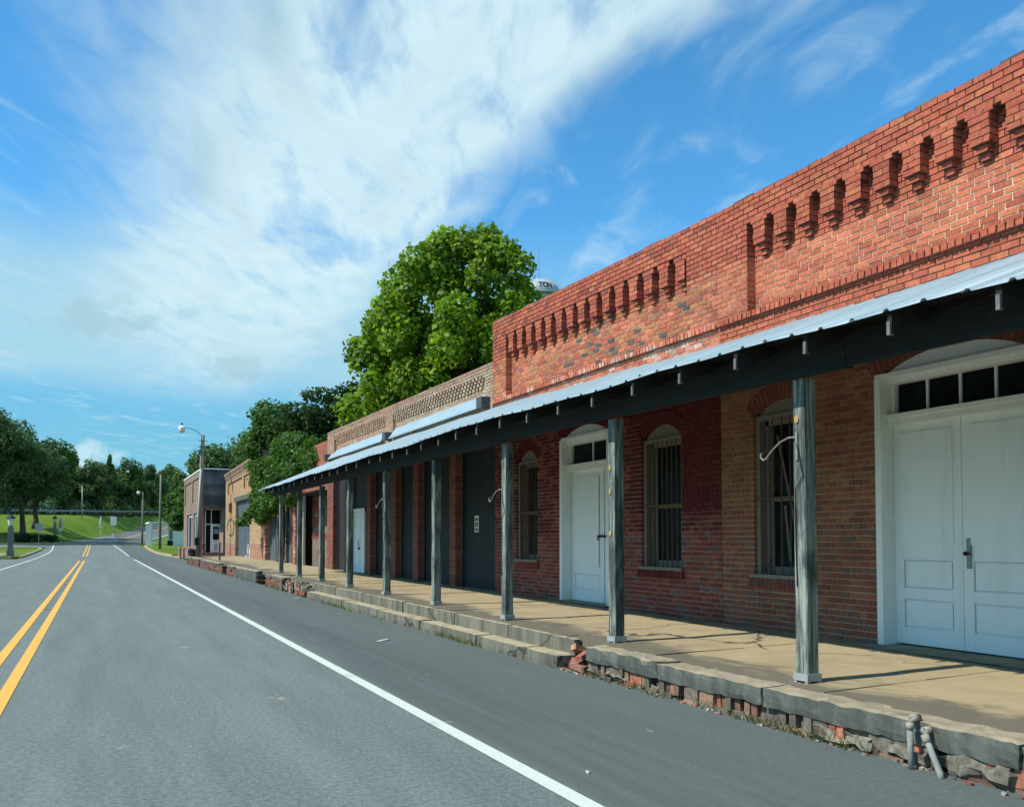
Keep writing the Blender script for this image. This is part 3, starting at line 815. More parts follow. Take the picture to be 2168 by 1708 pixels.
dr = MB(); dr.box(XW + .16, XW + .30, 28.28, 28.40, .40, 2.62); dr.box(XW + .16, XW + .30, 29.70, 29.83, .40, 2.62); dr.box(XW + .158, XW + .30, 28.28, 29.83, 2.50, 2.62)
dr.box(XW + .14, XW + .30, 28.28, 29.83, .34, .41)
dr = dr.build('door', M_white, B3, label='white double door with panelled leaves in the boarded storefront')
for a, b_ in ((28.405, 29.045), (29.055, 29.695)):
    mb = MB(); plank_leaf(mb, XW + .20, a, b_, .42, 2.49, [(.52, .85), (.93, 1.30), (1.40, 1.85), (1.95, 2.38)], stile=.12); mb.build('door_leaf', M_door, dr)
mb = MB(); mb.tube([(XW + .195, 29.0, 1.32), (XW + .15, 29.0, 1.34), (XW + .15, 29.0, 1.52), (XW + .195, 29.0, 1.54)], .012, 6); mb.box(XW + .15, XW + .19, 28.97, 29.03, 1.18, 1.28); mb.build('handle', M_black, dr)
M_gut = mat_plain('dark_gutter', (.07, .085, .09), .6, .2, bs=0)
# zinc flashing over the bays, box gutters
for a, b_ in ((17.92, 24.72), (25.50, 32.4)):
    mb = MB(); n = 24
    for i in range(n):
        y0, y1 = a + (b_-a)*i/n, a + (b_-a)*(i+1)/n
        w0, w1 = [.02 * mnoise.noise(Vector((yy * 1.3, a, 0))) for yy in (y0, y1)]
        mb.quad((XW - .13 + w0, y0, 4.62), (XW + .09, y0, 4.93 + w0 * .5), (XW + .09, y1, 4.93 + w1 * .5), (XW - .13 + w1, y1, 4.62))
    mb.box(XW - .14, XW - .11, a, b_, 4.585, 4.625)
    mb.build('flashing', M_foil, B3)
for a in (17.60, 24.80, 32.30):
    mb = MB(); mb.box(XW - .22, XW + .02, a, a + .30, 4.56, 4.80); mb.build('gutter_box', M_gut, B3)
# paper notice on the boarding
mb = MB(); mb.box(XW + .212, XW + .218, 18.72, 18.98, 1.72, 2.12); no = mb.build('notice', mat_plain('paper', (.62, .62, .55), .9, var=.1, scale=3, bs=0), B3)
for i, (a, b_, y0, y1) in enumerate([(2.0, 2.06, 18.75, 18.95), (1.86, 1.96, 18.76, 18.85), (1.86, 1.96, 18.87, 18.94), (1.76, 1.81, 18.75, 18.94)]):
    mb = MB(); mb.box(XW + .2095, XW + .213, y0, y1, a, b_); mb.build('print', mat_plain('print_ink', (.22, .17, .15), .9, var=.3, scale=60, bs=0), no)

# building bodies behind the fronts
def body(parent, ya, yb, top, x1=24.0, x0=XW + .37, mat=M_mortar, c=(.20, .10, .075)):
    mb = MB(); mb.box(x0, x1, ya + .005, yb - .005, -.1, top, c); return mb.build('rear_walls', mat, parent)
def back(parent, ya, yb, z0, z1):
    mb = MB(); mb.box(XW + .355, XW + .40, ya, yb, z0, z1); return mb.build('backing', M_dark, parent)
body(B1, -1.5, 9.69, 5.55); body(B2, 9.70, 17.46, 5.55); body(B3, 17.47, 32.88, 4.7)
mb = MB(); mb.box(XW + .03, XW + .37, 17.47, 17.50, 5.4, 5.45, (.2, .1, .07))

# ---- windows and doors of the near fronts
def arch_poly(yc, half, spring, rise_, z_low, n=14):
    r_ = (half*half + rise_*rise_) / (2*rise_); cz = spring + rise_ - r_; a0 = math.asin(half / r_)
    pts = [(yc - half, z_low), (yc + half, z_low)]
    for i in range(n + 1):
        t = a0 - 2*a0*i/n; pts.append((yc + r_*math.sin(t), cz + r_*math.cos(t)))
    return pts
def extr(mb, pts, x0, x1):
    fr = [(x0, a, b_) for a, b_ in pts]; bk = [(x1, a, b_) for a, b_ in pts]
    mb.poly(list(reversed(fr))); n = len(pts)
    for j in range(n): mb.quad(fr[j], fr[(j+1) % n], bk[(j+1) % n], bk[j])
def window(parent, op, nbar, bar_r, slump=False, seed=0):
    yc, half, sill, spring, rise_ = op; x = XW + LOWOFF; rng = random.Random(seed)
    head = spring - .06
    fr = MB()
    for sgn in (-1, 1):
        a, b_ = sorted((yc + sgn*(half - .002), yc + sgn*(half - .075))); fr.box(x + .05, x + .34, a, b_, sill + .05, head)
        a, b_ = sorted((yc + sgn*(half - .075), yc + sgn*(half - .13))); fr.box(x + .16, x + .34, a, b_, sill + .05, head)
    fr.box(x + .05, x + .34, yc - half + .004, yc + half - .004, head, spring + .005)
    fr.box(x + .16, x + .34, yc - half + .07, yc + half - .07, head - .06, head + .002)
    w = fr.build('window', M_beige, parent)
    mb = MB(); extr(mb, arch_poly(yc, half - .006, spring, rise_ - .004, spring + .006), x + .09, x + .2); mb.build('arch_panel', M_beige, w)
    zm = (sill + head) / 2 + .0
    mb = MB(); mb.box(x + .19, x + .24, yc - half + .13, yc + half - .13, zm - .035, zm + .03); mb.build('meeting_rail', M_beige, w)
    for sgn in (-1, 1):
        a, b_ = sorted((yc + sgn*(half - .13), yc + sgn*(half - .17)))
        mb = MB(); mb.box(x + .20, x + .25, a, b_, sill + .06, head - .06); mb.build('sash_stile', M_beige, w)
    mb = MB(); mb.box(x + .20, x + .25, yc - half + .17, yc + half - .17, sill + .05, sill + .15); mb.build('sash_rail', M_beige, w)
    for z0, z1 in ((sill + .15, zm - .035), (zm + .03, head - .06)):
        mb = MB(); mb.box(x + .225, x + .232, yc - half + .17, yc + half - .17, z0, z1); mb.build('pane', M_glass_dark, w)
    mb = MB(); mb.box(x + .33, x + .335, yc - half, yc + half, sill, spring + rise_); mb.build('dark_room_backing', M_dark, w)  # black sheet standing in for the unlit room behind the panes
    mb = MB(); mb.box(x - .05, x + .33, yc - half - .04, yc + half + .04, sill, sill + .05); mb.build('sill', M_beige, w)
    for i in range(nbar):
        y = yc - half + .10 + (2*half - .2) * (i + .5) / nbar; dx = rng.uniform(-.01, .01)
        mb = MB(); mb.tube([(x + .035 + dx, y + rng.uniform(-.006, .006), sill + .05), (x + .035, y + rng.uniform(-.008, .008), zm), (x + .035 - dx, y + rng.uniform(-.006, .006), head + .01)], bar_r, 6); mb.build('bar', M_iron, w)
    mb = MB(); mb.box(x + .020, x + .032, yc - half + .02, yc + half - .02, zm - .012, zm + .016); mb.build('cross_bar', M_iron, w)
    return w
w_ = window(B1, W1, 5, .010, seed=1); w_['label'] = 'arched window with broken slats behind iron bars'
for (y0, z0, y1, z1) in ((8.75, 2.95, 8.45, 1.7), (8.62, 2.0, 8.55, 1.25)):
    mb = MB(); mb.tube([(XW + .24, y0, z0), (XW + .26, y1, z1)], .022, 4); mb.build('slat', M_beige, w_)
for op, s in ((W2, 2), (W3, 3)): window(B2, op, 7, .009, seed=s)
# brick sills
for par, (yc, half, sill, sp, ri), c_ in ((B1, W1, BROWN), (B2, W2, MARO), (B2, W3, DULL)):
    rng = random.Random(int(yc)); y = yc - half - .06
    sl = MB(); sl.box(XW + LOWOFF - .025, XW + .3, yc - half - .055, yc + half + .055, sill - .10, sill - .012, (.2, .08, .06)); sl = sl.build('brick_sill', M_mortar, par)
    while y < yc + half + .03:
        mb = MB(); mb.box(XW + LOWOFF - .045, XW + LOWOFF + .05, y, y + .066, sill - .125, sill - .005, vary(rng, c_ if par is B2 else [(.16, .07, .055), (.2, .08, .06)], .12), .003, rng); mb.build('brick', M_brick, sl); y += .076
# double door of the nearest front
def door_frame(parent, op, jamb, z_leaf, z_tr0, z_tr1, npane, mat=M_white, pane_gap=.03, label=None):
    yc, half, base, spring, rise_ = op; x = XW + LOWOFF
    fr = MB()
    for sgn in (-1, 1):
        a, b_ = sorted((yc + sgn*(half - .003), yc + sgn*(half - jamb))); fr.box(x - .012, x + .36, a, b_, .30, spring - .004)
    fr.box(x + .10, x + .36, yc - half + jamb - .002, yc + half - jamb + .002, z_leaf, z_tr0)
    fr.box(x + .085, x + .15, yc - half + jamb - .002, yc + half - jamb + .002, z_tr0 - .035, z_tr0 + .012)
    fr.box(x + .10, x + .36, yc - half + jamb - .002, yc + half - jamb + .002, z_tr1, spring - .006)
    fr.box(x - .004, x + .34, yc - half + .002, yc + half - .002, spring - .006, spring + .045)
    dr_ = fr.build('door', mat, parent, label=label)
    mb = MB(); extr(mb, arch_poly(yc, half - .006, spring, rise_ - .004, spring + .046), x + .06, x + .2); mb.build('arch_panel', mat, dr_)
    a, b_ = yc - half + jamb + .05, yc + half - jamb - .05
    mb = MB(); mb.box(x + .17, x + .25, a - .05, a, z_tr0, z_tr1); mb.box(x + .17, x + .25, b_, b_ + .05, z_tr0, z_tr1)
    w = (b_ - a) / npane
    mb.box(x + .21, x + .25, a, b_, z_tr0, z_tr0 + .018); mb.build('transom', mat, dr_)
    for i in range(1, npane):
        p = MB(); p.box(x + .20, x + .24, a + i*w - .013, a + i*w + .013, z_tr0 + .018, z_tr1); p.build('glazing_bar', mat, dr_)
    for i in range(npane):
        p = MB(); p.box(x + .225, x + .232, a + i*w + .013, a + (i+1)*w - .013, z_tr0, z_tr1); p.build('pane', M_glass_dark, dr_)
    p = MB(); p.box(x + .352, x + .357, yc - half, yc + half, .3, spring + rise_); p.build('dark_room_backing', M_dark, dr_)  # black sheet painting the interior darkness behind leaves and transom
    return dr_
d1 = door_frame(B1, D1, .085, 2.86, 2.97, 3.33, 4, label='tall white double door with four-pane transom')
xd = XW + LOWOFF + .20
for a, b_, nm in ((6.042, 6.893, 1), (5.187, 6.036, 2)):
    mb = MB(); plank_leaf(mb, xd, a, b_, .37, 2.86, [(.56, .88), (1.00, 1.32), (1.50, 2.74)], inset=.02, stile=.115)
    mb.build('door_leaf', M_door, d1)
    # board nailed over the glazing
    mb = MB(); mb.box(xd - .016, xd + .03, a + .10, b_ - .10, 1.49, 2.76); mb.build('cover_board', M_door, d1)
mb = MB(); mb.box(xd - .008, xd + .004, 5.935, 5.995, 1.24, 1.56); mb.build('lock_plate', M_steel, d1)
mb = MB(); mb.tube([(xd, 5.965, 1.40), (xd - .05, 5.965, 1.40)], .012, 8); mb.lathe(xd - .06, 5.965, [(.002, 1.375), (.025, 1.385), (.03, 1.40), (.025, 1.415), (.002, 1.425)], 10); mb.build('knob', M_black, d1)
mb = MB(); mb.box(XW - .28, XW + .36, 5.02, 7.06, .315, .352); mb.build('threshold', M_cope, d1)
# single door of the second front
d2 = door_frame(B2, D2, .10, 2.86, 2.97, 3.36, 2, label='single white door standing slightly ajar below a two-pane transom')
mb = MB(); plank_leaf(mb, xd - .0, 13.17, 14.342, .39, 2.86, [(.60, .90), (1.04, 2.72)], inset=.02, stile=.14); mb.build('door_leaf', M_door, d2)
mb = MB(); mb.box(xd - .018, xd + .03, 13.33, 14.22, 1.02, 2.74); mb.build('cover_board', M_door, d2)
mb = MB(); mb.box(xd - .03, XW + .36, 12.76, 13.09, .36, 2.86); mb.build('side_jamb', M_white, d2)
mb = MB(); mb.box(xd - .03, xd + .0, 12.95, 13.36, 1.585, 1.625); mb.tube([(xd - .03, 13.32, 1.60), (xd - .05, 13.32, 1.57), (xd - .03, 13.32, 1.53)], .012, 6); mb.build('hasp', M_black, d2)
mb = MB(); mb.box(XW - .1, XW + .36, 12.6, 14.5, .325, .385); mb.build('threshold', M_cope, d2)

# ------------------------------------------------------------------ porch awning
awn = thing('porch_awning', 'long timber porch awning with corrugated metal roof along the brick storefronts', 'awning', (5.5, 5.5, .3))
awn.location = (0, 0, 0)
def itp(y, tab):
    return float(np.interp(y, [t[0] for t in tab], [t[1] for t in tab]))
ZT = lambda y: itp(y, [(-3, 4.28), (5.2, 4.33), (9.4, 4.36), (17.45, 4.535), (32.4, 4.56)]) + .012 * math.sin(y * 1.7)
ZL = lambda y: itp(y, [(-3, 3.11), (3.2, 3.15), (5.9, 3.20), (11, 3.265), (28, 3.23), (33, 3.22)]) + .010 * math.sin(y * 1.1 + 1) + .007 * math.sin(y * 3.7)
ZB = lambda y: itp(y, [(-3, 2.90), (3.5, 2.93), (8, 2.985), (28, 3.03), (33, 3.03)])
Y_END = 30.3
XR0, XR1 = 5.03, 8.10
rng = random.Random(8)
PW = .915; y = -2.75; ip = 0
while y < Y_END:
    mb = MB(); y1 = min(y + PW, Y_END)
    prof = []
    n = max(1, int(round((y1 - y) / .305)))
    for i in range(n):
        yy = y + i * .305
        prof += [(yy, 0), (yy + .235, 0), (yy + .252, .022), (yy + .278, .022), (yy + .295, 0)]
    prof.append((y1 + .02, .0025)); dz = .0035 * (ip % 2) + rng.uniform(-.003, .004); ex = rng.uniform(-.02, .02)
    ns = 4
    for (ya, ha), (yb, hb) in zip(prof[:-1], prof[1:]):
        for j in range(ns):
            t0, t1 = j / ns, (j+1) / ns
            q = []
            for yy, h, t in ((ya, ha, t0), (ya, ha, t1), (yb, hb, t1), (yb, hb, t0)):
                x = XR0 + ex + (XR1 - XR0 - ex) * t
                q.append((x, yy, ZL(yy) + (ZT(yy) - ZL(yy)) * t + h + dz - .012 * math.sin(math.pi * t) * (.5 + .5*math.sin(yy))))
            mb.quad(*q)
    mb.build('roof_panel', M_roof, awn); y += PW; ip += 1
def rz_at(x, y): return ZL(y) + (ZT(y) - ZL(y)) * (x - XR0) / (XR1 - XR0)
# rafters
M_tail = mat_plain('sunlit_rafter_end', (.15, .155, .145), .9, var=.5, scale=30, bs=.3)  # paler than the rafters: sunlight on the tails put into the colour
y = 3.42 - .815 * 7
while y < Y_END - .05:
    mb = MB(); w = .042; xa, xb = 5.075 + rng.uniform(-.02, .03), XW - .02
    for sgn in (0,):
        za, zb2 = rz_at(xa, y) - .022, rz_at(xb, y) - .022; h = .145
        P8 = [(xa, y - w/2, za - h), (xa, y + w/2, za - h), (xa, y + w/2, za), (xa, y - w/2, za), (xb, y - w/2, zb2 - h), (xb, y + w/2, zb2 - h), (xb, y + w/2, zb2), (xb, y - w/2, zb2)]
        for f in ((0, 3, 2, 1), (4, 5, 6, 7), (0, 1, 5, 4), (2, 3, 7, 6), (0, 4, 7, 3), (1, 2, 6, 5)): mb.quad(*[P8[i] for i in f])
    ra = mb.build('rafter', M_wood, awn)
    mb = MB(); za = rz_at(xa, y) - .024; mb.box(xa - .012, xa + .03, y - .014, y + .014, za - .148, za - .050); mb.build('sunlit_end_cap', M_tail, ra)  # thin pale cap added so the tail end looks sunlit
    y += .815
# purlins
for xq in (5.35, 6.3, 7.2):
    mb = MB(); n = 16; ys_ = rl(-2.7, Y_END - .03, n)
    for a, b_ in zip(ys_[:-1], ys_[1:]):
        for (x0, x1) in ((xq, xq + .09),):
            za, zb2 = rz_at(xq, a) - .006, rz_at(xq, b_) - .006
            mb.quad((x0, a, za - .03), (x0, b_, zb2 - .03), (x0, b_, zb2), (x0, a, za)); mb.quad((x1, a, za - .03), (x1, a, za), (x1, b_, zb2), (x1, b_, zb2 - .03))
            mb.quad((x0, a, za - .03), (x1, a, za - .03), (x1, b_, zb2 - .03), (x0, b_, zb2 - .03))
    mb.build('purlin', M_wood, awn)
# beam in lengths butted over the posts
POSTS = [-.35, 2.60, 5.56, 8.58, 11.58, 14.57, 17.53, 20.48, 23.36, 26.25, 29.10]
jn = [-2.7, -.35, 5.0, 8.3, 11.8, 17.53, 23.4, 30.2]
for i, (a, b_) in enumerate(zip(jn[:-1], jn[1:])):
    mb = MB(); dz = .012 * (i % 2); h = .265
    for x0, x1, d2_ in ((5.462, 5.505, 0), (5.512, 5.555, .008)):
        n = 4; ys_ = rl(a + .003, b_ - .003, n)
        for p, q in zip(ys_[:-1], ys_[1:]):
            za, zb2 = ZB(p) + dz + d2_, ZB(q) + dz + d2_
            P8 = [(x0, p, za), (x1, p, za), (x1, p, za + h), (x0, p, za + h), (x0, q, zb2), (x1, q, zb2), (x1, q, zb2 + h), (x0, q, zb2 + h)]
            for f in ((0, 4, 7, 3), (1, 2, 6, 5), (0, 1, 5, 4), (2, 3, 7, 6)): mb.quad(*[P8[k_] for k_ in f])
        mb.quad((x0, a + .003, ZB(a) + dz), (x0, a + .003, ZB(a) + dz + h), (x1, a + .003, ZB(a) + dz + h), (x1, a + .003, ZB(a) + dz))
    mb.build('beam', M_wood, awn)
# posts
def chamfer_post(y, i):
    rng = random.Random(20 + i); w = .070; x = 5.57; c = .010
    zb_ = wz(x, y); zt_ = ZB(y) - .002
    lean = rng.uniform(-.012, .012); n = 12; mb = MB()
    ring = [(-w, -w + c), (-w, w - c), (-w + c, w), (w - c, w), (w, w - c), (w, -w + c), (w - c, -w), (-w + c, -w)]
    for k in range(n + 1):
        t = k / n; z = zb_ + .05 + (zt_ - zb_ - .05) * t
        tw = .03 * math.sin(t * 2.2 + i); jx = .004 * mnoise.noise(Vector((i, t * 6, 0))); jy = .004 * mnoise.noise(Vector((i + 9, t * 6, 0)))
        for a, b_ in ring:
            mb.v.append((x + lean * t * .5 + jx + a - b_ * tw, y + lean * t + jy + b_ + a * tw, z)); mb.c.append((1, 1, 1))
    for k in range(n):
        for q in range(8):
            a = k*8 + q; b_ = k*8 + (q+1) % 8; mb.f.append((a, b_, b_ + 8, a + 8))
    mb.f.append(tuple(n*8 + q for q in range(8)))
    o = mb.build('post', M_post, awn)
    pb = MB(); s = .083; pb.box(x - s, x + s, y - s, y + s, zb_ + .014, zb_ + .075)
    for a in (-s + .004, s - .034):
        for b_ in (-s + .004, s - .034): pb.box(x + a, x + a + .03, y + b_, y + b_ + .03, zb_ - .01, zb_ + .015)
    pb.build('post_base', M_post_base, o)
for i, y in enumerate(POSTS): chamfer_post(y, i)
# scrolled iron hangers on some posts
for i, y, zh in ((2, 5.56, 2.44), (4, 11.58, 2.30), (6, 17.53, 2.40)):
    mb = MB(); x = 5.497; y0 = y + .02
    pts = [(x, y0, zh), (x - .02, y0 + .08, zh + .005), (x - .03, y0 + .18, zh - .03), (x - .035, y0 + .28, zh - .10), (x - .035, y0 + .345, zh - .16), (x - .035, y0 + .38, zh - .17), (x - .035, y0 + .41, zh - .15), (x - .035, y0 + .415, zh - .12), (x - .035, y0 + .40, zh - .105)]
    mb.tube(pts, .008, 6); mb.box(x - .008, x + .002, y0 - .012, y0 + .012, zh - .20, zh + .05)
    mb.build('hanger_hook', M_steel, awn)
    # drooping cable
    mb = MB(); mb.tube([(x - .003, y + .03, zh - .02), (x - .012, y - .02, zh - .18), (x - .004, y - .05, zh - .34), (x - .012, y + .03, zh - .46), (x - .006, y + .04, zh - .9), (x - .004, y + .03, zh - 1.3)], .005, 5); mb.build('cable', M_black, awn)
for y, zz_ in ((5.56, 2.60), (8.58, 2.40), (8.58, 2.12), (8.58, 1.62), (20.48, 2.5)):
    mb = MB(); mb.lathe(0, 0, [(.002, 0), (.022, .002), (.024, .006), (.010, .010)], 8); me = mb.mesh('knot')
    o = link('knot', me, mat_plain('amber_reflector', (.55, .33, .10), .4, var=.3, bs=0), awn); o.location = (5.498, y + .02, zz_); o.rotation_euler = (0, R(-90), 0); o.scale = (1.5, 1, 1)

# ------------------------------------------------------------------ loose things on and by the walk
def pipe(label, pts, r_, elbow):
    t = thing('drain_pipe', label, 'pipe', (0, 0, 0))
    mb = MB(); mb.smooth = True; mb.tube(pts, r_, 12); mb.build('tube', M_pipe, t)
    for p0, p1 in elbow:
        mb = MB(); mb.smooth = True; mb.tube([p0, p1], r_ * 1.28, 12); mb.build('fitting', mat_plain('pipe_fitting', (.30, .27, .22), .7, var=.4, scale=20, bs=.3) if 'pipe_fitting' not in bpy.data.materials else bpy.data.materials['pipe_fitting'], t)
pipe('short upright chalky drain pipe against the kerb near the corner of view', [(5.06, 4.06, .33), (5.00, 4.05, .335), (4.975, 4.045, .30), (4.97, 4.04, .15), (4.965, 4.03, .0)], .020, [((5.08, 4.06, .33), (5.0, 4.05, .335)), ((4.976, 4.045, .31), (4.972, 4.043, .265))])
pipe('bent chalky drain pipe leaning beside the upright one', [(5.06, 3.95, .27), (4.99, 3.94, .275), (4.965, 3.92, .24), (4.955, 3.85, .12), (4.95, 3.80, .03), (4.948, 3.79, -.02)], .021, [((5.09, 3.955, .275), (4.985, 3.94, .272)), ((4.968, 3.925, .25), (4.962, 3.90, .205))])
rng = random.Random(31)
spots = [(5.12, 8.60, .15, .4, (.42, .15, .10), 'loose red brick tipped on the broken step end'), (5.10, 8.76, .05, 1.1, (.48, .19, .12), 'bright broken brick lying below the step end'),
         (5.20, 8.82, .20, .1, (.40, .20, .11), 'brick perched on top of the rubble in the gap'), (5.05, 8.58, .03, 2.0, (.36, .18, .13), 'pale loose brick at the foot of the gap'), (5.28, 8.68, .12, .7, (.24, .10, .08), 'dark loose brick wedged in the gap'), (5.22, 8.60, .04, .3, (.28, .12, .09), 'dull brick lying deep in the gap')]
for x, y, z, a, c, lb in spots:
    mb = MB(); mb.box(-.1, .1, -.048, .048, -.032, .032, c, .008, rng); o = mb.build('loose_brick', M_rubble, None, label=lb, cat='brick', group='loose bricks in the broken step')
    o.location = (x, y, z + .04); o.rotation_euler = (rng.uniform(-.4, .4), rng.uniform(-.4, .4), a)
n_lb = ['reddish rubble brick low at the far step end', 'grey rubble lump beside the far step end', 'pale rubble brick on top of the far heap', 'broken brick at the back of the far heap', 'flat rubble piece at the road edge of the far heap', 'dark rubble brick in the middle of the far heap']
for i in range(6):
    c = bcol(rng, 'old'); mb = MB(); mb.box(-.12, .12, -.07, .07, -.05, .05, c, .02, rng); o = mb.build('rubble_brick', M_rubble, None, label=n_lb[i], cat='brick', group='rubble at the far step end')
    o.location = (5.05 + .06 * (i % 3), 23.1 + i * .45, .05 + .09 * (i % 2) + (.12 if i in (2, 3) else 0)); o.rotation_euler = (rng.uniform(-.3, .3), rng.uniform(-.3, .3), rng.uniform(0, 3))
mb = MB(); 
for i in range(420):
    y = rng.uniform(22.9, 26.3) if i < 150 else rng.choice([rng.uniform(8.45, 9.0), rng.uniform(2.5, 8.5)]); x = rng.uniform(4.985, 5.09) - (0.01 if i >= 150 else 0) + (rng.uniform(0, .3) if i < 150 else 0); s = rng.uniform(.005, .018) if i >= 150 else rng.uniform(.02, .07)
    mb.box(x - s, x + s, y - s, y + s, -.01 if i >= 150 else rng.uniform(0, .15), s * .9 if i >= 150 else rng.uniform(.16, .33), rng.choice([(.36, .15, .10), (.25, .23, .18), (.42, .38, .30), (.18, .15, .11)]), s * .5, rng)
mb.build('gravel', M_rubble, None, label='crumbled mortar and brick crumbs along the kerb foot', cat='rubble', kind='stuff')
# weeds in the gutter
mb = MB()
for i in range(900):
    y = rng.choice([rng.gauss(8.7, .16), rng.uniform(4.5, 8.6), rng.uniform(4.4, 6), rng.uniform(9, 23), rng.gauss(12, .5), rng.gauss(19.5, .8), rng.gauss(27, 2), rng.gauss(40, 4)])
    if y < 2 or y > 57: continue
    x = 4.97 + rng.gauss(0, .03) + (.08 if 8.45 < y < 8.95 else 0) - (0 if 8.9 < y < 23 else -.06); h = rng.uniform(.03, .11); a = rng.uniform(0, 6.28); w = .006
    dx, dy = math.cos(a) * h * .6, math.sin(a) * h * .6; c = rng.choice([(.10, .14, .03), (.16, .16, .06), (.24, .20, .10), (.07, .12, .02)])
    mb.quad((x - w, y, 0), (x + w, y, 0), (x + dx + w*.3, y + dy, h), (x + dx - w*.3, y + dy, h), c)
mb.build('weeds', M_leaf, None, label='thin weeds and dry grass growing in the gutter', cat='weeds', kind='stuff')
# paper scraps
for i, (x, y, s, lb, c) in enumerate([(3.95, 12.6, .11, 'white paper strip lying on the dark shoulder', (.7, .72, .68)), (2.95, 4.9, .022, 'small white pebble on the shoulder near the edge line', (.6, .58, .5))]):
    mb = MB(); mb.box(-s, s, -s * .35, s * .35, 0, .012, c, s * .12, rng); o = mb.build('litter', M_rubble, None, label=lb, cat='litter'); o.location = (x, y, .003); o.rotation_euler = (0, 0, .5 + i)

# ------------------------------------------------------------------ ruined, vine-covered storefront
B4 = thing('ruined_storefront', 'ruined red brick storefront half buried under vines past the awning end', 'building')
F4 = Facade(4)
col4 = lambda y, z, r_: vary(r_, [(.44, .14, .075), (.40, .11, .065), (.48, .20, .12), (.50, .36, .27)] if z < 3.4 else [(.44, .14, .075), (.40, .12, .07), (.36, .15, .10)], .18)
mor4 = lambda y, z: (.33, .24, .17)
z = .35; k = 0
while z < 5.35:
    if z < 3.45: segs = [(38.75, 39.35, 0.0), (46.25, 46.72, -.02)]
    else: segs = [(32.9, 46.72, .02)]
    F4.course(k, z, segs, col4, mor4); z += COURSE; k += 1
F4.finish(B4, 200)
for a, b_ in ((39.36, 41.3), (43.6, 46.24)):
    mb = MB(); mb.box(XW + .25, XW + .32, a, b_, .40, 3.45); mb.box(XW + .23, XW + .252, a, b_, 1.55, 1.60); mb.build('boarding', mat_plain('grey_boarding', (.085, .10, .115), .8, var=.2, scale=2, bs=.1) if 'grey_boarding' not in bpy.data.materials else bpy.data.materials['grey_boarding'], B4)
mb = MB(); mb.box(XW + .5, XW + .55, 41.3, 43.6, .40, 3.45); mb.build('dark_opening', M_dark, B4)
for y in (41.4, 43.4):
    mb = MB(); mb.smooth = True; mb.lathe(XW + .12, y, [(.10, .42), (.10, .55), (.065, .60), (.06, 1.0), (.075, 1.05), (.055, 1.1), (.05, 2.6), (.07, 2.65), (.055, 2.7), (.06, 3.3), (.10, 3.36), (.10, 3.45)], 12); mb.build('iron_column', mat_plain('iron_column_paint', (.16, .12, .115), .7, var=.3, bs=.1) if 'iron_column_paint' not in bpy.data.materials else bpy.data.materials['iron_column_paint'], B4)
mb = MB(); mb.box(XW + .02, XW + .12, 37.2, 37.34, .42, 3.45); mb.build('pale_post', mat_plain('pale_timber', (.42, .40, .32), .85, var=.3, scale=12, bs=.3, stretch=(3, 3, .4)), B4)
# set-back patched wall
rec = Facade(41); z = .3; k = 0
def col41(y, z, r_):
    if z < 1.5: return vary(r_, [(.24, .19, .14), (.28, .22, .16), (.20, .15, .11)], .2)
    if (y - 34.2)**2 + (z - 2.9)**2 < .5 or (y - 33.6)**2 * .4 + (z - 2.05)**2 < .1: return vary(r_, [(.42, .42, .36)], .1)
    return vary(r_, [(.30, .09, .06), (.26, .08, .055), (.34, .12, .08)], .18)
while z < 3.45:
    rec.course(k, z, [(32.9, 38.74, .75 + (.04 if (k // 3) % 3 == 1 else 0))], col41, lambda y, z: (.22, .17, .13)); z += COURSE; k += 1
rec.m.v = [(max(v[0], XW + .75), v[1], v[2]) if True else v for v in rec.m.v]
for i, (x0, y0, y1, z0, z1, c, dp, j) in enumerate(rec.b): rec.b[i] = (x0 + (rec.rng.uniform(0, .05) if z0 < 1.5 else 0), y0, y1, z0, z1, c, dp, .006)
rm = MB()
for (x0, y0, y1, z0, z1, c, dp, j) in rec.b: rm.box(x0, x0 + dp, y0, y1, z0, z1, c, j, rec.rng, skip=('x1',))
rw = rm.build('inner_brickwork', M_brick, B4, kind='stuff')
mb = MB(); mb.box(XW + .77, XW + 1.0, 32.9, 38.74, .3, 3.45, (.22, .17, .13)); mb.build('inner_wall', M_mortar, B4)
body(B4, 32.9, 46.72, 4.6, x0=XW + 1.02)
mb = MB(); mb.box(XW - .4, XW + .6, 33.0, 36.8, 3.42, 3.47); mb.build('soffit', M_wood, B4)
# grey weatherboard wedge beside the tan parapet
for i in range(7):
    mb = MB(); mb.box(XW + .3 + .002*i, XW + .36, 32.95, 35.2 - .25*i, 3.95 + i*.14, 4.085 + i*.14); mb.build('weatherboard', mat_plain('silvered_boards', (.17, .165, .15), .9, var=.35, scale=10, bs=.4, stretch=(1, .3, 3)) if 'silvered_boards' not in bpy.data.materials else bpy.data.materials['silvered_boards'], B4)

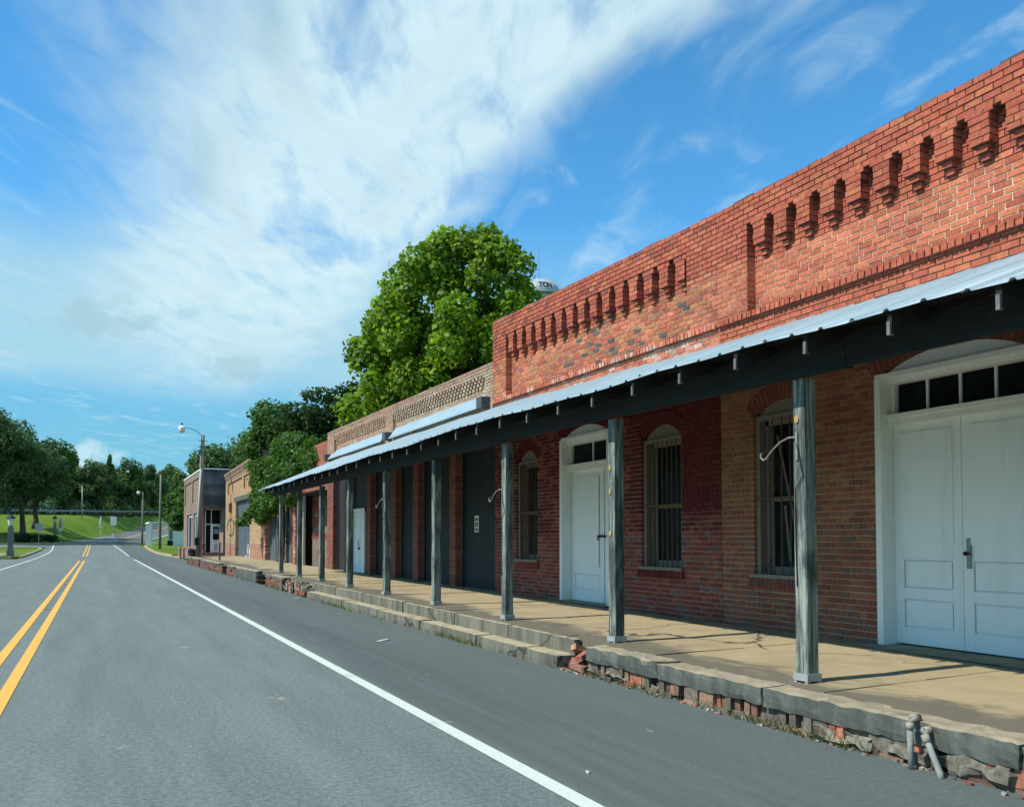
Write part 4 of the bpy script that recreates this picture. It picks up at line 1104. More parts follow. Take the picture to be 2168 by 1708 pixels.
# ------------------------------------------------------------------ tan brick shop with the big dark door
B5 = thing('tan_brick_shop', 'weathered tan brick shop with cracked cornice and big dark peeling metal door', 'building')
F5 = Facade(5)
def col5(y, z, r_):
    if z > 5.3: return vary(r_, [(.36, .25, .17), (.30, .22, .16), (.40, .24, .16)], .2)
    if z < 1.2: return vary(r_, [(.44, .22, .13), (.40, .20, .13), (.46, .26, .16)], .15)
    return vary(r_, [(.50, .32, .17), (.47, .28, .15), (.52, .36, .20)], .12)
F5.warp = lambda v: (v[0], v[1], v[2] + (.30 * max(0, 62 - v[1]) / 15.3) * min(1, max(0, (v[2] - 3.5) / 2)))
k = 0; z = .38; C2 = COURSE
while z < 5.98:
    zc = z + C2/2; door = [(51.4, 57.2)] if zc < 3.95 else []
    if zc > 5.60: segs = [(46.73, 62.0, -.02 - .035 * min(3, int((zc - 5.60) / .1)))]
    elif 4.55 < zc < 5.30: segs = [(46.73, 48.0, 0), (54.0, 54.6, 0), (61.0, 62.0, 0), (48.0, 54.0, .09), (54.6, 61.0, .09)]
    else: segs = [(46.73, 62.0, 0.0)]
    F5.course(k, z, segs, col5, lambda y, z: (.34, .27, .19), False, door); z += C2; k += 1
F5.finish(B5, 150)
mb = MB(); mb.box(XW - .03, XW + .2, 50.6, 57.8, 3.96, 4.25); mb.build('lintel', M_cope, B5)
m_peel, gg, b = new_mat('peeling_dark_door'); P = wpos(gg)
pm = gg.ramp(gg.add(gg.noise(P, 2.6, 7, .7, .3), gg.add(gg.ramp(gg.sep(P)[1], 54.6, 51.6, 0, .16), gg.ramp(gg.sep(P)[2], 1.9, .5, -.06, .07))), .66, .68)
gg.l.new(gg.mix(pm, (.075, .09, .11), (.62, .66, .66)), b.inputs['Base Color']); b.inputs['Roughness'].default_value = .6
for i in range(4):
    a = 51.42 + i * 1.445
    mb = MB(); mb.box(XW + .18 + .01 * (i % 2), XW + .24, a, a + 1.44, .42, 2.15); mb.box(XW + .18, XW + .24, a, a + 1.44, 2.16, 3.95); mb.build('door_sheet', m_peel, B5)
mb = MB(); mb.box(XW - .12, XW + .0, 58.9, 59.5, 3.35, 3.95); mb.build('meter_box', mat_plain('brown_box', (.10, .055, .045), .7, bs=0), B5)
mb = MB(); a_ = [(XW - .05, 58.5 + 1.6 * math.cos(t) + .6, 2.35 + .55 * math.sin(t)) for t in rl(-.4, 5.2, 18)]; mb.tube(a_, .022, 6); mb.build('cable_loop', M_black, B5)
body(B5, 46.73, 62.0, 5.5)

# ------------------------------------------------------------------ corner building
B6 = thing('corner_building', 'two-storey corner building with dark horizontal siding over a glazed entrance', 'building')
X6 = 6.55; Y6 = 63.0
m_sid = mat_plain('dark_siding', (.060, .060, .062), .85, var=.35, scale=3, bs=.3, stretch=(1, 1, 4))
for i in range(15):
    z0 = 3.76 + i * .18
    mb = MB(); n_ = len(mb.v); P8 = [(X6, Y6 - .03, z0), (8.40, Y6 - .03, z0), (8.40, Y6 + .005, z0 + .178), (X6, Y6 + .005, z0 + .178)]
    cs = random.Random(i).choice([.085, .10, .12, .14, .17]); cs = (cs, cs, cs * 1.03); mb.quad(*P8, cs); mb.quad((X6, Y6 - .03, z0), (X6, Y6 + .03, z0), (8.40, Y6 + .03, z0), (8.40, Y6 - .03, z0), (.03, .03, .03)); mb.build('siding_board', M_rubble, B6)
mb = MB(); mb.box(X6 - .05, 8.42, Y6 - .06, 76.5, 6.46, 6.54); mb.build('roof_edge', M_white, B6)
F6 = Facade(6); XW_ = XW
col6 = lambda y, z, r_: vary(r_, [(.34, .24, .18), (.30, .21, .16), (.37, .27, .20)], .14)
XW = X6
z = .42; k = 0
while z < 6.44:
    zc = z + COURSE/2; h = [(66.0, 68.3), (69.2, 73.5)] if .95 < zc < 3.45 else []
    if 4.3 < zc < 6.0: segs = [(Y6 + .04, 64.6, 0), (64.6, 69.6, .08), (69.6, 70.2, 0), (70.2, 75.6, .08), (75.6, 76.4, 0)]
    else: segs = [(Y6 + .04, 76.4, 0)]
    if zc < 3.70: segs = [(max(a, 65.2), b_, o_) for a, b_, o_ in segs if b_ > 65.2]
    F6.course(k, z, segs, col6, lambda y, z: (.30, .24, .18), False, h); z += COURSE; k += 1
F6.finish(B6, 120)
XW = XW_
for a, b_ in ((66.0, 68.3), (69.2, 73.5)):
    fr = MB(); fr.box(X6 + .12, X6 + .2, a, a + .15, .95, 3.45); fr.box(X6 + .12, X6 + .2, b_ - .15, b_, .95, 3.45); fr.box(X6 + .12, X6 + .2, a, b_, 3.3, 3.45); fr.box(X6 + .13, X6 + .2, (a+b_)/2 - .06, (a+b_)/2 + .06, .95, 3.3)
    w = fr.build('window', M_white, B6); mb = MB(); mb.box(X6 + .22, X6 + .24, a, b_, .95, 3.45); mb.build('pane', M_glass_dark, w)
mb = MB(); mb.box(X6 + .38, 20, 65.25, 76.4, -.05, 6.3, (.25, .18, .14)); mb.box(X6 + .38, 20, Y6 + .04, 65.24, 3.74, 6.3, (.25, .18, .14)); mb.build('rear_walls', M_mortar, B6)
# recessed glazed entrance
en = MB()
for a, b_ in ((6.90, 7.06), (7.40, 7.46), (8.06, 8.12), (8.36, 8.40)): en.box(a, b_, 64.95, 65.05, .55, 3.74)
en.box(6.90, 8.40, 64.94, 65.05, 2.60, 2.67); en.box(6.90, 8.40, 64.94, 65.05, 3.68, 3.74)
en = en.build('shop_entrance', M_white, B6)
for a, b_, z0, z1 in ((7.06, 7.40, .6, 2.60), (8.12, 8.36, .6, 2.60), (7.06, 7.40, 2.67, 3.68), (7.46, 8.06, 2.67, 3.68), (8.12, 8.36, 2.67, 3.68)):
    mb = MB(); mb.box(a, b_, 65.0, 65.02, z0, z1); mb.build('pane', M_glass_dark, en)
dl = MB(); dl.box(7.48, 8.04, 64.88, 64.93, .62, 1.50); dl.box(7.48, 7.54, 64.88, 64.93, 1.50, 2.58); dl.box(7.98, 8.04, 64.88, 64.93, 1.50, 2.58); dl.box(7.54, 7.98, 64.88, 64.93, 2.46, 2.58); dl.build('door_leaf', M_white, en)
mb = MB(); mb.box(7.54, 7.98, 64.90, 64.92, 1.50, 2.46); mb.build('door_pane', M_glass_dark, en)
m_txt = mat_plain('white_lettering', (.7, .72, .7), .8, bs=0)
mb = MB()
for zz_, segs in ((2.28, [(7.60, 7.92)]), (2.12, [(7.60, 7.72), (7.76, 7.92)]), (1.97, [(7.57, 7.64), (7.69, 7.84), (7.88, 7.95)])):
    for a, b_ in segs: mb.box(a, b_, 64.894, 64.898, zz_, zz_ + (.03 if zz_ > 2.2 else .09))
mb.build('door_sign', m_txt, en)
mb = MB(); mb.box(7.66, 7.88, 64.87, 64.878, 1.34, 1.44); mb.build('door_plate', mat_plain('yellow_plate', (.6, .5, .2), .7, bs=0), en)
mb = MB(); mb.box(7.64, 7.90, 64.872, 64.878, .72, 1.22); mb.build('door_poster', mat_plain('grey_poster', (.50, .52, .48), .8, var=.3, scale=12, bs=0), en)
mb = MB(); mb.smooth = True; mb.lathe(6.72, Y6 + .15, [(.16, .42), (.16, .56), (.11, .62), (.10, 1.1), (.13, 1.15), (.085, 1.25), (.08, 3.45), (.15, 3.6), (.15, 3.74)], 14); mb.build('iron_column', mat_plain('maroon_column', (.12, .045, .045), .6, var=.2, bs=.05), B6)
mb = MB(); mb.box(6.55, 8.40, Y6 - .1, 65.3, .30, .58); mb.build('entrance_step', mat_plain('dark_red_step', (.13, .07, .065), .85, bs=.2), B6)
mb = MB(); mb.box(6.3, 8.40, Y6 - .6, Y6 - .1, .30, .45); mb.build('lower_step', M_cope, B6)
mb = MB(); mb.box(8.03, 8.40, Y6 - .02, 65.2, .4, 3.75, (.30, .22, .16)); mb.build('side_wall', M_mortar, B6)
# brick planter on the street side
pl = thing('brick_planter', 'curved low brick planter on the street face of the corner building', 'planter')
rng = random.Random(5)
for row in range(5):
    for i in range(17):
        y = 65.6 + i * .5; x = 5.95 + (.25 if i in (5, 6, 11, 12) else 0) + (.12 if i in (4, 7, 10, 13) else 0)
        mb = MB(); mb.box(x, x + .30, y + (.25 if row % 2 else 0), y + .48 + (.25 if row % 2 else 0), .12 + row * .155, .265 + row * .155, vary(rng, [(.34, .22, .16), (.38, .26, .19), (.30, .20, .15)], .15), .008, rng); mb.build('brick', M_rubble, pl)
mb = MB(); mb.box(6.15, 6.55, 65.7, 74.0, .1, .80, (.06, .05, .04)); mb.build('soil', M_rubble, pl)

# ------------------------------------------------------------------ foliage
def leaves(name, clusters, n, size, cols, seed, up=.35, shape='kite', flat=1.0, droop=0.0, jitter=.25, shell=.55):
    r_ = np.random.default_rng(seed)
    cl = np.array([c[:3] for c in clusters]); rad = np.array([c[3:6] for c in clusters])
    wgt = (rad[:, 0] * rad[:, 1] * rad[:, 2]) ** (2/3); wgt /= wgt.sum()
    ci = r_.choice(len(clusters), n, p=wgt)
    dv = r_.normal(size=(n, 3)); dv /= np.linalg.norm(dv, axis=1)[:, None]
    rr = shell + (1 - shell) * r_.random(n) ** .6; rr = rr * (1 + jitter * r_.normal(size=n) * .35)
    pos = cl[ci] + dv * rad[ci] * rr[:, None]
    nor = dv * .75 + np.array([0, 0, up]) + r_.normal(size=(n, 3)) * .55; nor /= np.linalg.norm(nor, axis=1)[:, None]
    t = np.cross(nor, r_.normal(size=(n, 3))); t /= np.linalg.norm(t, axis=1)[:, None]; bi = np.cross(nor, t)
    s = size * r_.uniform(.6, 1.3, n)[:, None]
    if shape == 'kite':      # pointed leaf folded along the midrib
        p = [pos - t*s*.5, pos + bi*s*.42 + nor*s*.10, pos + t*s*.62, pos - bi*s*.42 + nor*s*.10]; nv = 4
    else:                    # broad three-lobed leaf
        p = [pos - t*s*.45, pos + bi*s*.50 - t*s*.12 + nor*s*.08, pos + bi*s*.26 + t*s*.16, pos + t*s*.60 - nor*s*.08, pos - bi*s*.26 + t*s*.16, pos - bi*s*.50 - t*s*.12 + nor*s*.08]; nv = 6
    V = np.stack(p, 1).reshape(-1, 3)
    me = bpy.data.meshes.new(name)
    me.vertices.add(n * nv); me.vertices.foreach_set('co', V.astype(np.float32).ravel())
    me.loops.add(n * nv); me.loops.foreach_set('vertex_index', np.arange(n * nv, dtype=np.int32))
    me.polygons.add(n); me.polygons.foreach_set('loop_start', np.arange(0, n * nv, nv, dtype=np.int32)); me.polygons.foreach_set('loop_total', np.full(n, nv, dtype=np.int32))
    me.update(calc_edges=True)
    cols = np.array(cols); ck = cols[r_.integers(0, len(cols), n)] * r_.uniform(.72, 1.28, n)[:, None]
    cshift = r_.uniform(.66, 1.28, len(clusters))[ci][:, None]; ck = ck * cshift
    at = me.color_attributes.new('Col', 'FLOAT_COLOR', 'POINT')
    at.data.foreach_set('color', np.repeat(np.concatenate([ck, np.ones((n, 1))], 1), nv, 0).astype(np.float32).ravel())
    return me
def crown_clusters(cx, cy, cz, rx, ry, rz_, n, seed, cr=(.28, .40), low=-.75):
    r_ = random.Random(seed); out_ = []
    while len(out_) < n:
        v = Vector((r_.gauss(0, 1), r_.gauss(0, 1), r_.gauss(0, 1))).normalized()
        if v.z < low: continue
        k = r_.uniform(.45, .88) if r_.random() < .8 else r_.uniform(.1, .5)
        q = r_.uniform(*cr); asp = r_.uniform(.75, 1.1)
        out_.append((cx + v.x*rx*k, cy + v.y*ry*k, cz + v.z*rz_*k, rx*q, ry*q, rz_*q*asp))
    return out_
def trunk_mesh(name, h0, htop, r0, clusters, seed, nlimb=9, split=.35):
    rng = random.Random(seed); mb = MB(); mb.smooth = True
    top = (rng.uniform(-.3, .3), rng.uniform(-.3, .3), htop)
    zs = rl(h0, htop, 6); mb.tube([(top[0]*i/6*.6 + .1*math.sin(i*1.7), top[1]*i/6*.6, z) for i, z in enumerate(zs)], [r0*(1.25 if i == 0 else 1) * (1 - .13*i) for i in range(7)], 9)
    for c in rng.sample(clusters, min(nlimb, len(clusters))):
        t = rng.uniform(split, .95); z0 = h0 + (htop - h0) * t
        a = Vector((0.1*t, 0, z0)); b_ = Vector(c[:3]); m_ = a.lerp(b_, .5) + Vector((0, 0, .06 * (b_ - a).length))
        mb.tube([a, a.lerp(m_, .5), m_, m_.lerp(b_, .6), b_], [r0*.5*(1 - .4*t), r0*.40*(1 - .4*t), r0*.28, r0*.17, r0*.05], 6)
    return mb.mesh(name)
G_SYC = [(.165, .270, .018), (.21, .32, .022), (.13, .235, .018), (.25, .36, .03), (.09, .175, .02)]
G_OAK = [(.074, .130, .050), (.088, .150, .054), (.062, .11, .045), (.11, .175, .06)]
G_MIX = [(.072, .145, .028), (.060, .122, .028), (.092, .175, .034), (.050, .105, .026)]
G_LOC = [(.034, .070, .020), (.042, .085, .024), (.026, .056, .018)]
G_PINE = [(.062, .12, .045), (.075, .14, .05), (.09, .165, .05)]
def tree(name, label, x, y, clusters, n, size, cols, seed, htop, r0, cat='tree', group=None, shape='kite', mat=None, z=None, limbs=9, shell=.55, up=.35):
    t = thing(name, label, cat, (x, y, tz(x, y) - .1 if z is None else z), 0, group)
    link('crown', leaves('crown', clusters, n, size, cols, seed, up=up, shape=shape, shell=shell), mat or M_leaf, t)
    link('trunk', trunk_mesh('trunk', 0, htop, r0, clusters, seed, limbs), M_bark, t)
    return t
# sycamore behind the tan shop
rs = random.Random(11); cl = []
def syc_r(z): return float(np.interp(z, [4, 6, 8, 10, 12, 13.5, 14.6, 15.4], [2.6, 3.6, 4.6, 4.2, 3.8, 3.0, 1.9, .7]))
def syc_c(z): return float(np.interp(z, [4, 7, 10, 13, 15.4], [-.5, -.45, .0, .55, .8]))
for i in range(210):
    z = rs.uniform(4.2, 15.0); a = rs.uniform(0, 2 * math.pi); R_ = syc_r(z) * rs.uniform(.60, .98) if rs.random() < .74 else syc_r(z) * rs.uniform(.1, .6)
    q = rs.uniform(.5, .98) * (1.0 if z < 13 else .8); u_ = syc_c(z) + R_ * math.cos(a); w_2 = R_ * math.sin(a)
    cl.append((u_ * .9 + w_2 * .44, -u_ * .44 + w_2 * .9, z, q, q, q * rs.uniform(.85, 1.25)))
for u_, w_2, z in ((-2.2, -1.5, 12.5), (-2.7, -1.0, 11.6), (-3.0, -1.6, 10.6), (-1.4, -1.8, 13.4), (-2.5, .5, 12.2), (-3.2, 0, 11.0), (-1.9, .4, 13.4), (-.3, -.6, 14.4)):
    cl.append((u_ * .9 + w_2 * .44, -u_ * .44 + w_2 * .9, z, .95, .95, 1.0))
tree('sycamore_tree', 'big bright green sycamore rising behind the tan brick storefront', 14.4, 35.5, cl, 60000, .225, G_SYC, 21, 12.5, .30, shape='lobed', z=0, shell=.62, limbs=26)
# feathery tree left of it
cl = crown_clusters(.3, 0, 7.2, 3.2, 3.0, 2.0, 40, 12, (.18, .30), -.8) + [(-2.4, .6, 8.2, 1.1, 1.1, .4), (-3.0, 1, 7.5, 1.1, 1.1, .4), (-1.2, .4, 9.0, 1.2, 1.2, .4), (.4, 0, 9.4, 1.1, 1.1, .4)]
tree('locust_tree', 'feathery dark green tree with flat sprays left of the sycamore', 11.7, 43.5, cl, 17000, .16, G_LOC, 22, 7, .2, z=0, limbs=18)
cl = crown_clusters(0, 0, 5.2, 3.0, 3.0, 2.4, 30, 33, (.25, .38), -.9)
tree('locust_tree', 'dark round tree just behind the roof of the tan storefront', 15.5, 38.0, cl, 14000, .18, G_LOC, 23, 6, .2, z=0)
# tree growing out of the ruin
cl = crown_clusters(-.3, .6, 6.2, 2.9, 3.0, 2.7, 54, 14, (.20, .31), -.35) + [(-1.3, .5, 8.5, 1.1, 1.1, .8), (1.4, -.4, 7.4, 1.4, 1.4, 1.2), (1.9, -2.4, 6.2, 1.5, 1.5, 1.2)]
tree('mulberry_tree', 'bushy green tree growing out of the ruined storefront', 9.9, 48.0, cl, 32000, .19, G_MIX, 24, 7, .2, z=0)
# vine curtain over the ruined front
vc = []
rng = random.Random(77)
for i in range(60):
    y = rng.uniform(37.4, 47.6); z = rng.uniform(3.4, 5.9) - (.5 if y > 44 else 0)
    vc.append((XW - rng.uniform(0.0, .45), y, z, .40, .8, rng.uniform(.35, .6)))
for i in range(18): vc.append((XW + .3 - rng.uniform(0, .3), rng.uniform(34.5, 38), rng.uniform(4.4, 5.6), .4, .7, .5))
for i in range(9): vc.append((XW - .4 - .09*i*rng.uniform(.6, 1), 44.8 + .30*i + rng.uniform(-.5, .5), 3.3 - .09*i + rng.uniform(-.25, .25), .34, .5, .26))
for i in range(10): vc.append((XW - .5 - rng.uniform(0, .6), rng.uniform(39.5, 43.5), rng.uniform(2.75, 3.5), .35, .6, .3))
for i in range(8): vc.append((XW - .15, 46.5 + rng.uniform(-.9, .9), rng.uniform(2.7, 3.6), .35, .4, .5))
vn = thing('vine', 'leafy vine hanging over the ruined brick storefront', 'vine', (0, 0, 0))
link('foliage', leaves('foliage', vc, 30000, .15, [(.050, .112, .020), (.065, .138, .026), (.036, .08, .018), (.085, .17, .036)], 25, up=.2, shell=.35), M_leaf, vn)
mb = MB()
for i in range(14):
    y = rng.uniform(38.5, 47.5); mb.tube([(XW - .03, y, .5 if i % 3 == 0 else 2.8), (XW - .06, y + rng.uniform(-.4, .4), 3.3), (XW - .05, y + rng.uniform(-.6, .6), 4.4), (XW - .02, y + rng.uniform(-.8, .8), 5.5)], .018, 5)
mb.build('stem', M_bark, vn)
# trees behind the far shops
for i, (x, y, h, rx, s, lb) in enumerate([(10.9, 86, 11.2, 3.6, 41, 'dark tree rising right behind the corner building roof'), (14.4, 89, 13.2, 4.6, 42, 'wide green tree above the tan brick shop roof'), (9.1, 98, 8.4, 2.9, 43, 'low bright green tree between the corner building and the pale house'), (12.8, 99, 12.4, 4.2, 44, 'leafy tree filling the gap above the corner building'), (18.0, 96, 14.6, 5.2, 45, 'tallest tree behind the far shops'), (10.2, 109, 9.6, 3.0, 47, 'slim tree just left of the corner building above the pale house')]):
    cl = crown_clusters(0, 0, h*.62, rx, rx, h*.38, 36, s, (.24, .38), -.9)
    tree('leafy_tree', lb, x, y, cl, 15000, .30, G_MIX if i in (1, 2, 3) else G_OAK, s, h*.6, .25, group='trees behind the far shops')
# oaks on the left
for i, (x, y, h, rx, s, lb) in enumerate([(-12.5, 132, 18.5, 6.8, 51, 'large dark oak at the left edge of view'), (-9.6, 139, 17.0, 5.2, 52, 'large oak whose trunk stands behind the shrubs'), (-8.6, 150, 13.5, 5.0, 53, 'spreading oak nearest the grassy bank'), (-20, 140, 19.5, 7.0, 54, 'tall oak partly outside the left edge')]):
    cl = crown_clusters(0, 0, h*.60, rx, rx, h*.40, 70, s, (.14, .27), -.75)
    tree('oak_tree', lb, x, y, cl, 17000, .36, G_OAK, s, h*.55, .45, group='oaks left of the road', mat=M_leaf_far)
# wood on the crest behind the guardrail
wp = []
for k in range(4):
    h = [15.5, 17.5, 14.0, 17.0][k]; pine = k in (1,)
    rx = [4.6, 3.2, 4.8, 4.0][k]
    if pine: cl = [(rng.uniform(-1, 1)*rx*(1.05 - t)*.8, rng.uniform(-1, 1)*rx*(1.05 - t)*.8, h*(.22 + .76*t), rx*.42*(1.1 - t) + .3, rx*.42*(1.1 - t) + .3, 1.0) for t in rl(0, 1, 40)]
    else: cl = crown_clusters(0, 0, h*.53, rx, rx, h*.46, 50, 60 + k, (.22, .34), -.95)
    wp.append((leaves('crown', cl, 11000, .46, G_PINE if pine else (G_OAK if k != 3 else G_MIX), 60 + k, shell=.45), trunk_mesh('trunk', 0, h*.6, .28, cl, 60 + k, 7)))
rng = random.Random(6); i = 0
woods = []
for row, (q, step) in enumerate(((9, 5.0), (16, 5.6), (24, 6.4))):
    x = -62.0
    while x < 34:
        X_ = x + rng.uniform(-1.2, 1.2); woods.append((X_, crest_e(min(X_, 21)) + q + rng.uniform(-2, 2), rng.uniform(.60, .88) * (1.0 + .06*row))); x += step * (.8 if x > -6 else 1.1)
# keep what the picture can show
keep = []
for x, y, s in woods:
    pr = project(x, y, 12)
    if pr and -420 < pr[0] < 520: keep.append((x, y, s, pr[0]))
keep.sort(key=lambda w: w[3])
for x, y, s, _ in keep:
    k = rng.choice([0, 0, 3, 2, 3, 2, 0, 1]); s = s * (.80 if k == 1 else 1); t = thing('woodland_tree', 'tree in the dark wood on the crest behind the guardrail', 'tree', (x, y, tz(x, y) - .2), rng.uniform(0, 6), 'wood on the crest behind the guardrail'); t.scale = (s, s, s * rng.uniform(.92, 1.08))
    link('crown', wp[k][0], M_leaf_far, t); link('trunk', wp[k][1], M_bark, t)
# undergrowth closes the foot of the wood
uc = []
for s in np.arange(-34, 32, .9):
    y_ = crest_e(min(s, 21)) + rng.uniform(5, 8); uc.append((s, y_, tz(s, y_) + 1.0, 1.4, 1.6, rng.uniform(1.2, 2.8)))
link('undergrowth', leaves('undergrowth', uc, 30000, .34, G_OAK, 71, shell=.4), M_leaf_far, None, 'dark undergrowth along the foot of the wood', 'undergrowth', kind='stuff')
# clipped shrubs on the island
for i, (x, y, rx, lb) in enumerate([(-9.0, 136.0, 1.35, 'leftmost clipped dark shrub on the traffic island'), (-7.5, 135.6, 1.3, 'middle clipped dark shrub on the traffic island'), (-6.0, 135.4, 1.25, 'clipped dark shrub at the road tip of the island')]):
    cl = crown_clusters(0, 0, .55, rx, 1.0, .62, 24, 80 + i, (.35, .5), -.6); t = thing('shrub', lb, 'shrub', (x, y, tz(x, y)), 0, 'clipped shrubs on the island')
    link('foliage', leaves('foliage', cl, 4200, .17, [(.035, .075, .018), (.045, .09, .02)], 80 + i), M_leaf_far, t)
    mb = MB(); mb.tube([(0, 0, 0), (.05, 0, .4)], [.06, .03], 6); mb.build('stem', M_bark, t)

# ------------------------------------------------------------------ verges and kerbs
def lawn(name, pts, h, mat, nsub=1):
    mb = MB(); top = [(x, y, tz(x, y) + h) for x, y in pts]; mb.poly(top); n = len(pts)
    for i in range(n):
        a, b_ = top[i], top[(i+1) % n]; mb.quad(a, (a[0], a[1], a[2] - h - .1), (b_[0], b_[1], b_[2] - h - .1), b_)
    return mb.build(name, mat, kind='structure')
lawn('grass_verge', [(-5.75, 79.4), (-5.75, 90), (-5.75, 100), (-5.75, 110), (-6.2, 116), (-40, 116), (-40, 100), (-40, 79.4)], .13, M_grass)
lawn('sandy_strip', [(-7.5, 82), (-7.2, 92), (-14, 96), (-34, 94), (-34, 82)], .137, M_sand)
lawn('grass_verge', [(6.2, 81.5), (30, 81.5), (30, 100), (30, 128), (7.5, 128), (5.75, 122), (5.6, 110), (5.6, 95)], .16, M_grass)
lawn('sandy_strip', [(6.3, 77.2), (30, 77.2), (30, 81.4), (5.9, 81.4)], .06, M_sand)
lawn('grass_verge', [(-5.6, 132.5), (-4.6, 137), (-8, 145), (-40, 145), (-40, 132.5)], .12, M_grass)
rng = random.Random(41)
def kerb_run(pts, lb=None):
    kr = thing('kerb', lb, 'kerb')
    for (x0, y0), (x1, y1) in zip(pts[:-1], pts[1:]):
        L = math.hypot(x1 - x0, y1 - y0); n = max(1, int(L / 2.4))
        for i in range(n):
            t0, t1 = (i + .01) / n, (i + .99) / n
            a = Vector((x0 + (x1-x0)*t0, y0 + (y1-y0)*t0)); b_ = Vector((x0 + (x1-x0)*t1, y0 + (y1-y0)*t1)); dd = (b_ - a).normalized(); pn = Vector((-dd.y, dd.x)) * .10
            mb = MB(); hz = .15 + rng.uniform(-.012, .012); q = [a + pn, a - pn, b_ - pn, b_ + pn]; bot = [(p.x, p.y, tz(p.x, p.y) - .1) for p in q]; top = [(p.x, p.y, tz(p.x, p.y) + hz) for p in q]
            mb.poly(top)
            for j in range(4): mb.quad(bot[j], bot[(j+1) % 4], top[(j+1) % 4], top[j])
            mb.build('kerb_stone', M_kerb, kr)
kerb_run([(-26, 79.2), (-6.4, 79.2), (-5.65, 80.2), (-5.65, 90), (-5.65, 110), (-6.3, 116.2)], 'worn yellowish kerb along the left grass verge')
kerb_run([(6.1, 81.5), (5.5, 95), (5.5, 110), (5.7, 122), (7.4, 128.2), (20, 128.6)], 'low concrete kerb around the right lawn')
kerb_run([(-30, 132.3), (-5.5, 132.3), (-4.5, 137), (-7.9, 145)], 'reddish kerb edging the shrub island')

# ------------------------------------------------------------------ poles, lamps, signs
def cobra_lamp(mb, hx, hz):
    pass
M_pole = mat_plain('weathered_pole', (.20, .18, .155), .9, var=.35, scale=6, bs=.4, stretch=(3, 3, .25))
M_lamp = mat_plain('lamp_lens', (.62, .64, .60), .3, var=.05, bs=0)
def utility_pole(label, x, y, z, h, r_, arm, lean=0.0, conduit=False, mat=M_pole, cat='utility pole'):
    t = thing('utility_pole', label, cat, (x, y, z)); mb = MB(); mb.smooth = True
    mb.tube([(0, 0, -.1), (lean*.5, 0, h*.5), (lean, 0, h)], [r_*1.15, r_, r_*.82], 12); mb.build('pole', mat, t)
    if arm:
        ax, ay, az = arm; mb = MB(); mb.tube([(lean, 0, h - .12), (lean + ax*.35, ay*.35, h + az*.62), (lean + ax*.7, ay*.7, h + az*.95), (lean + ax, ay, h + az)], .028, 8); mb.build('arm', M_steel, t)
        mb = MB(); mb.smooth = True; lx, ly, lz = lean + ax*1.06, ay*1.06, h + az
        mb.lathe(lx, ly, [(.05, lz + .14), (.10, lz + .10), (.20, lz + .02), (.22, lz - .06), (.18, lz - .10)], 14); hd = mb.build('lamp_head', M_white, t)
        mb = MB(); mb.smooth = True; mb.lathe(lx, ly, [(.20, lz - .10), (.20, lz - .16), (.16, lz - .34), (.05, lz - .36)], 14); mb.build('lens', M_lamp, hd)
        mb = MB(); mb.box(lx - .05, lx + .05, ly - .05, ly + .05, lz + .13, lz + .28); mb.build('photocell', M_black, hd)
    if conduit:
        mb = MB(); mb.smooth = True; mb.tube([(-r_*.6, -r_*1.05, 1.2), (-r_*.6 + lean*.3, -r_*1.02, 3), (-r_*.5 + lean*.8, -r_*.98, h*.72)], .055, 8); mb.build('conduit', mat_plain('grey_conduit', (.42, .45, .46), .5, var=.15, bs=0), t)
        mb = MB(); mb.box(-r_*1.6, r_*.2, -r_*1.9, -r_*.9, .75, 1.25); mb.build('junction_box', M_black, t)
        mb = MB(); mb.tube([(lean, -.1, h*.93), (-.5, -.1, h*.86), (-.75, -.1, h*.72)], .012, 5); mb.build('service_wire', M_black, t)
        for hz_ in (.95, .90): mb = MB(); mb.tube([(lean - .28, -.12, h*hz_), (lean + .28, -.12, h*hz_ - .02)], .02, 6); mb.build('insulator', M_black, t)
    return t
utility_pole('tall wooden utility pole with curved street-lamp arm at the end of the walk', 6.0, 59.5, .40, 8.05, .145, (-1.25, -.1, .42), .22, True)
utility_pole('dark pole with round lamp on the corner lawn beyond the pale porch', 5.75, 131, tz(5.75, 131) + .1, 7.2, .12, (-.55, 0, .05))
utility_pole('bare wooden pole standing on the lawn before the pale house', 6.35, 103, tz(6.35, 103) + .1, 8.5, .125, None)
utility_pole('slim pale metal light pole with long arm behind the pale house', 14.2, 186, tz(14.2, 186), 10.2, .11, (2.6, 0, 1.0), 0, False, M_steel, 'light pole')
utility_pole('distant thin light pole on the crest by the guardrail', -2.5, 172, tz(-2.5, 172), 5.6, .10, None, 0, False, M_steel, 'light pole')
# hanging cable from the dark pole
mb = MB(); mb.tube([(5.75 + 3.4*t, 131.2 + 2*t, tz(5.75, 131) + 6.9 - 14*t*(1-t) - 1.2*t) for t in rl(0, 1, 14)], .025, 5); mb.build('overhead_cable', M_black, None, label='slack cable drooping from the dark pole', cat='cable')
# short post on the walk
mb = MB(); mb.box(-.045, .045, -.045, .045, 0, .95, jit=.004, rng=rng); o = mb.build('marker_post', M_pole, None, label='short wooden stump post at the walk edge before the corner door', cat='post'); o.location = (5.75, 46.5, .44)
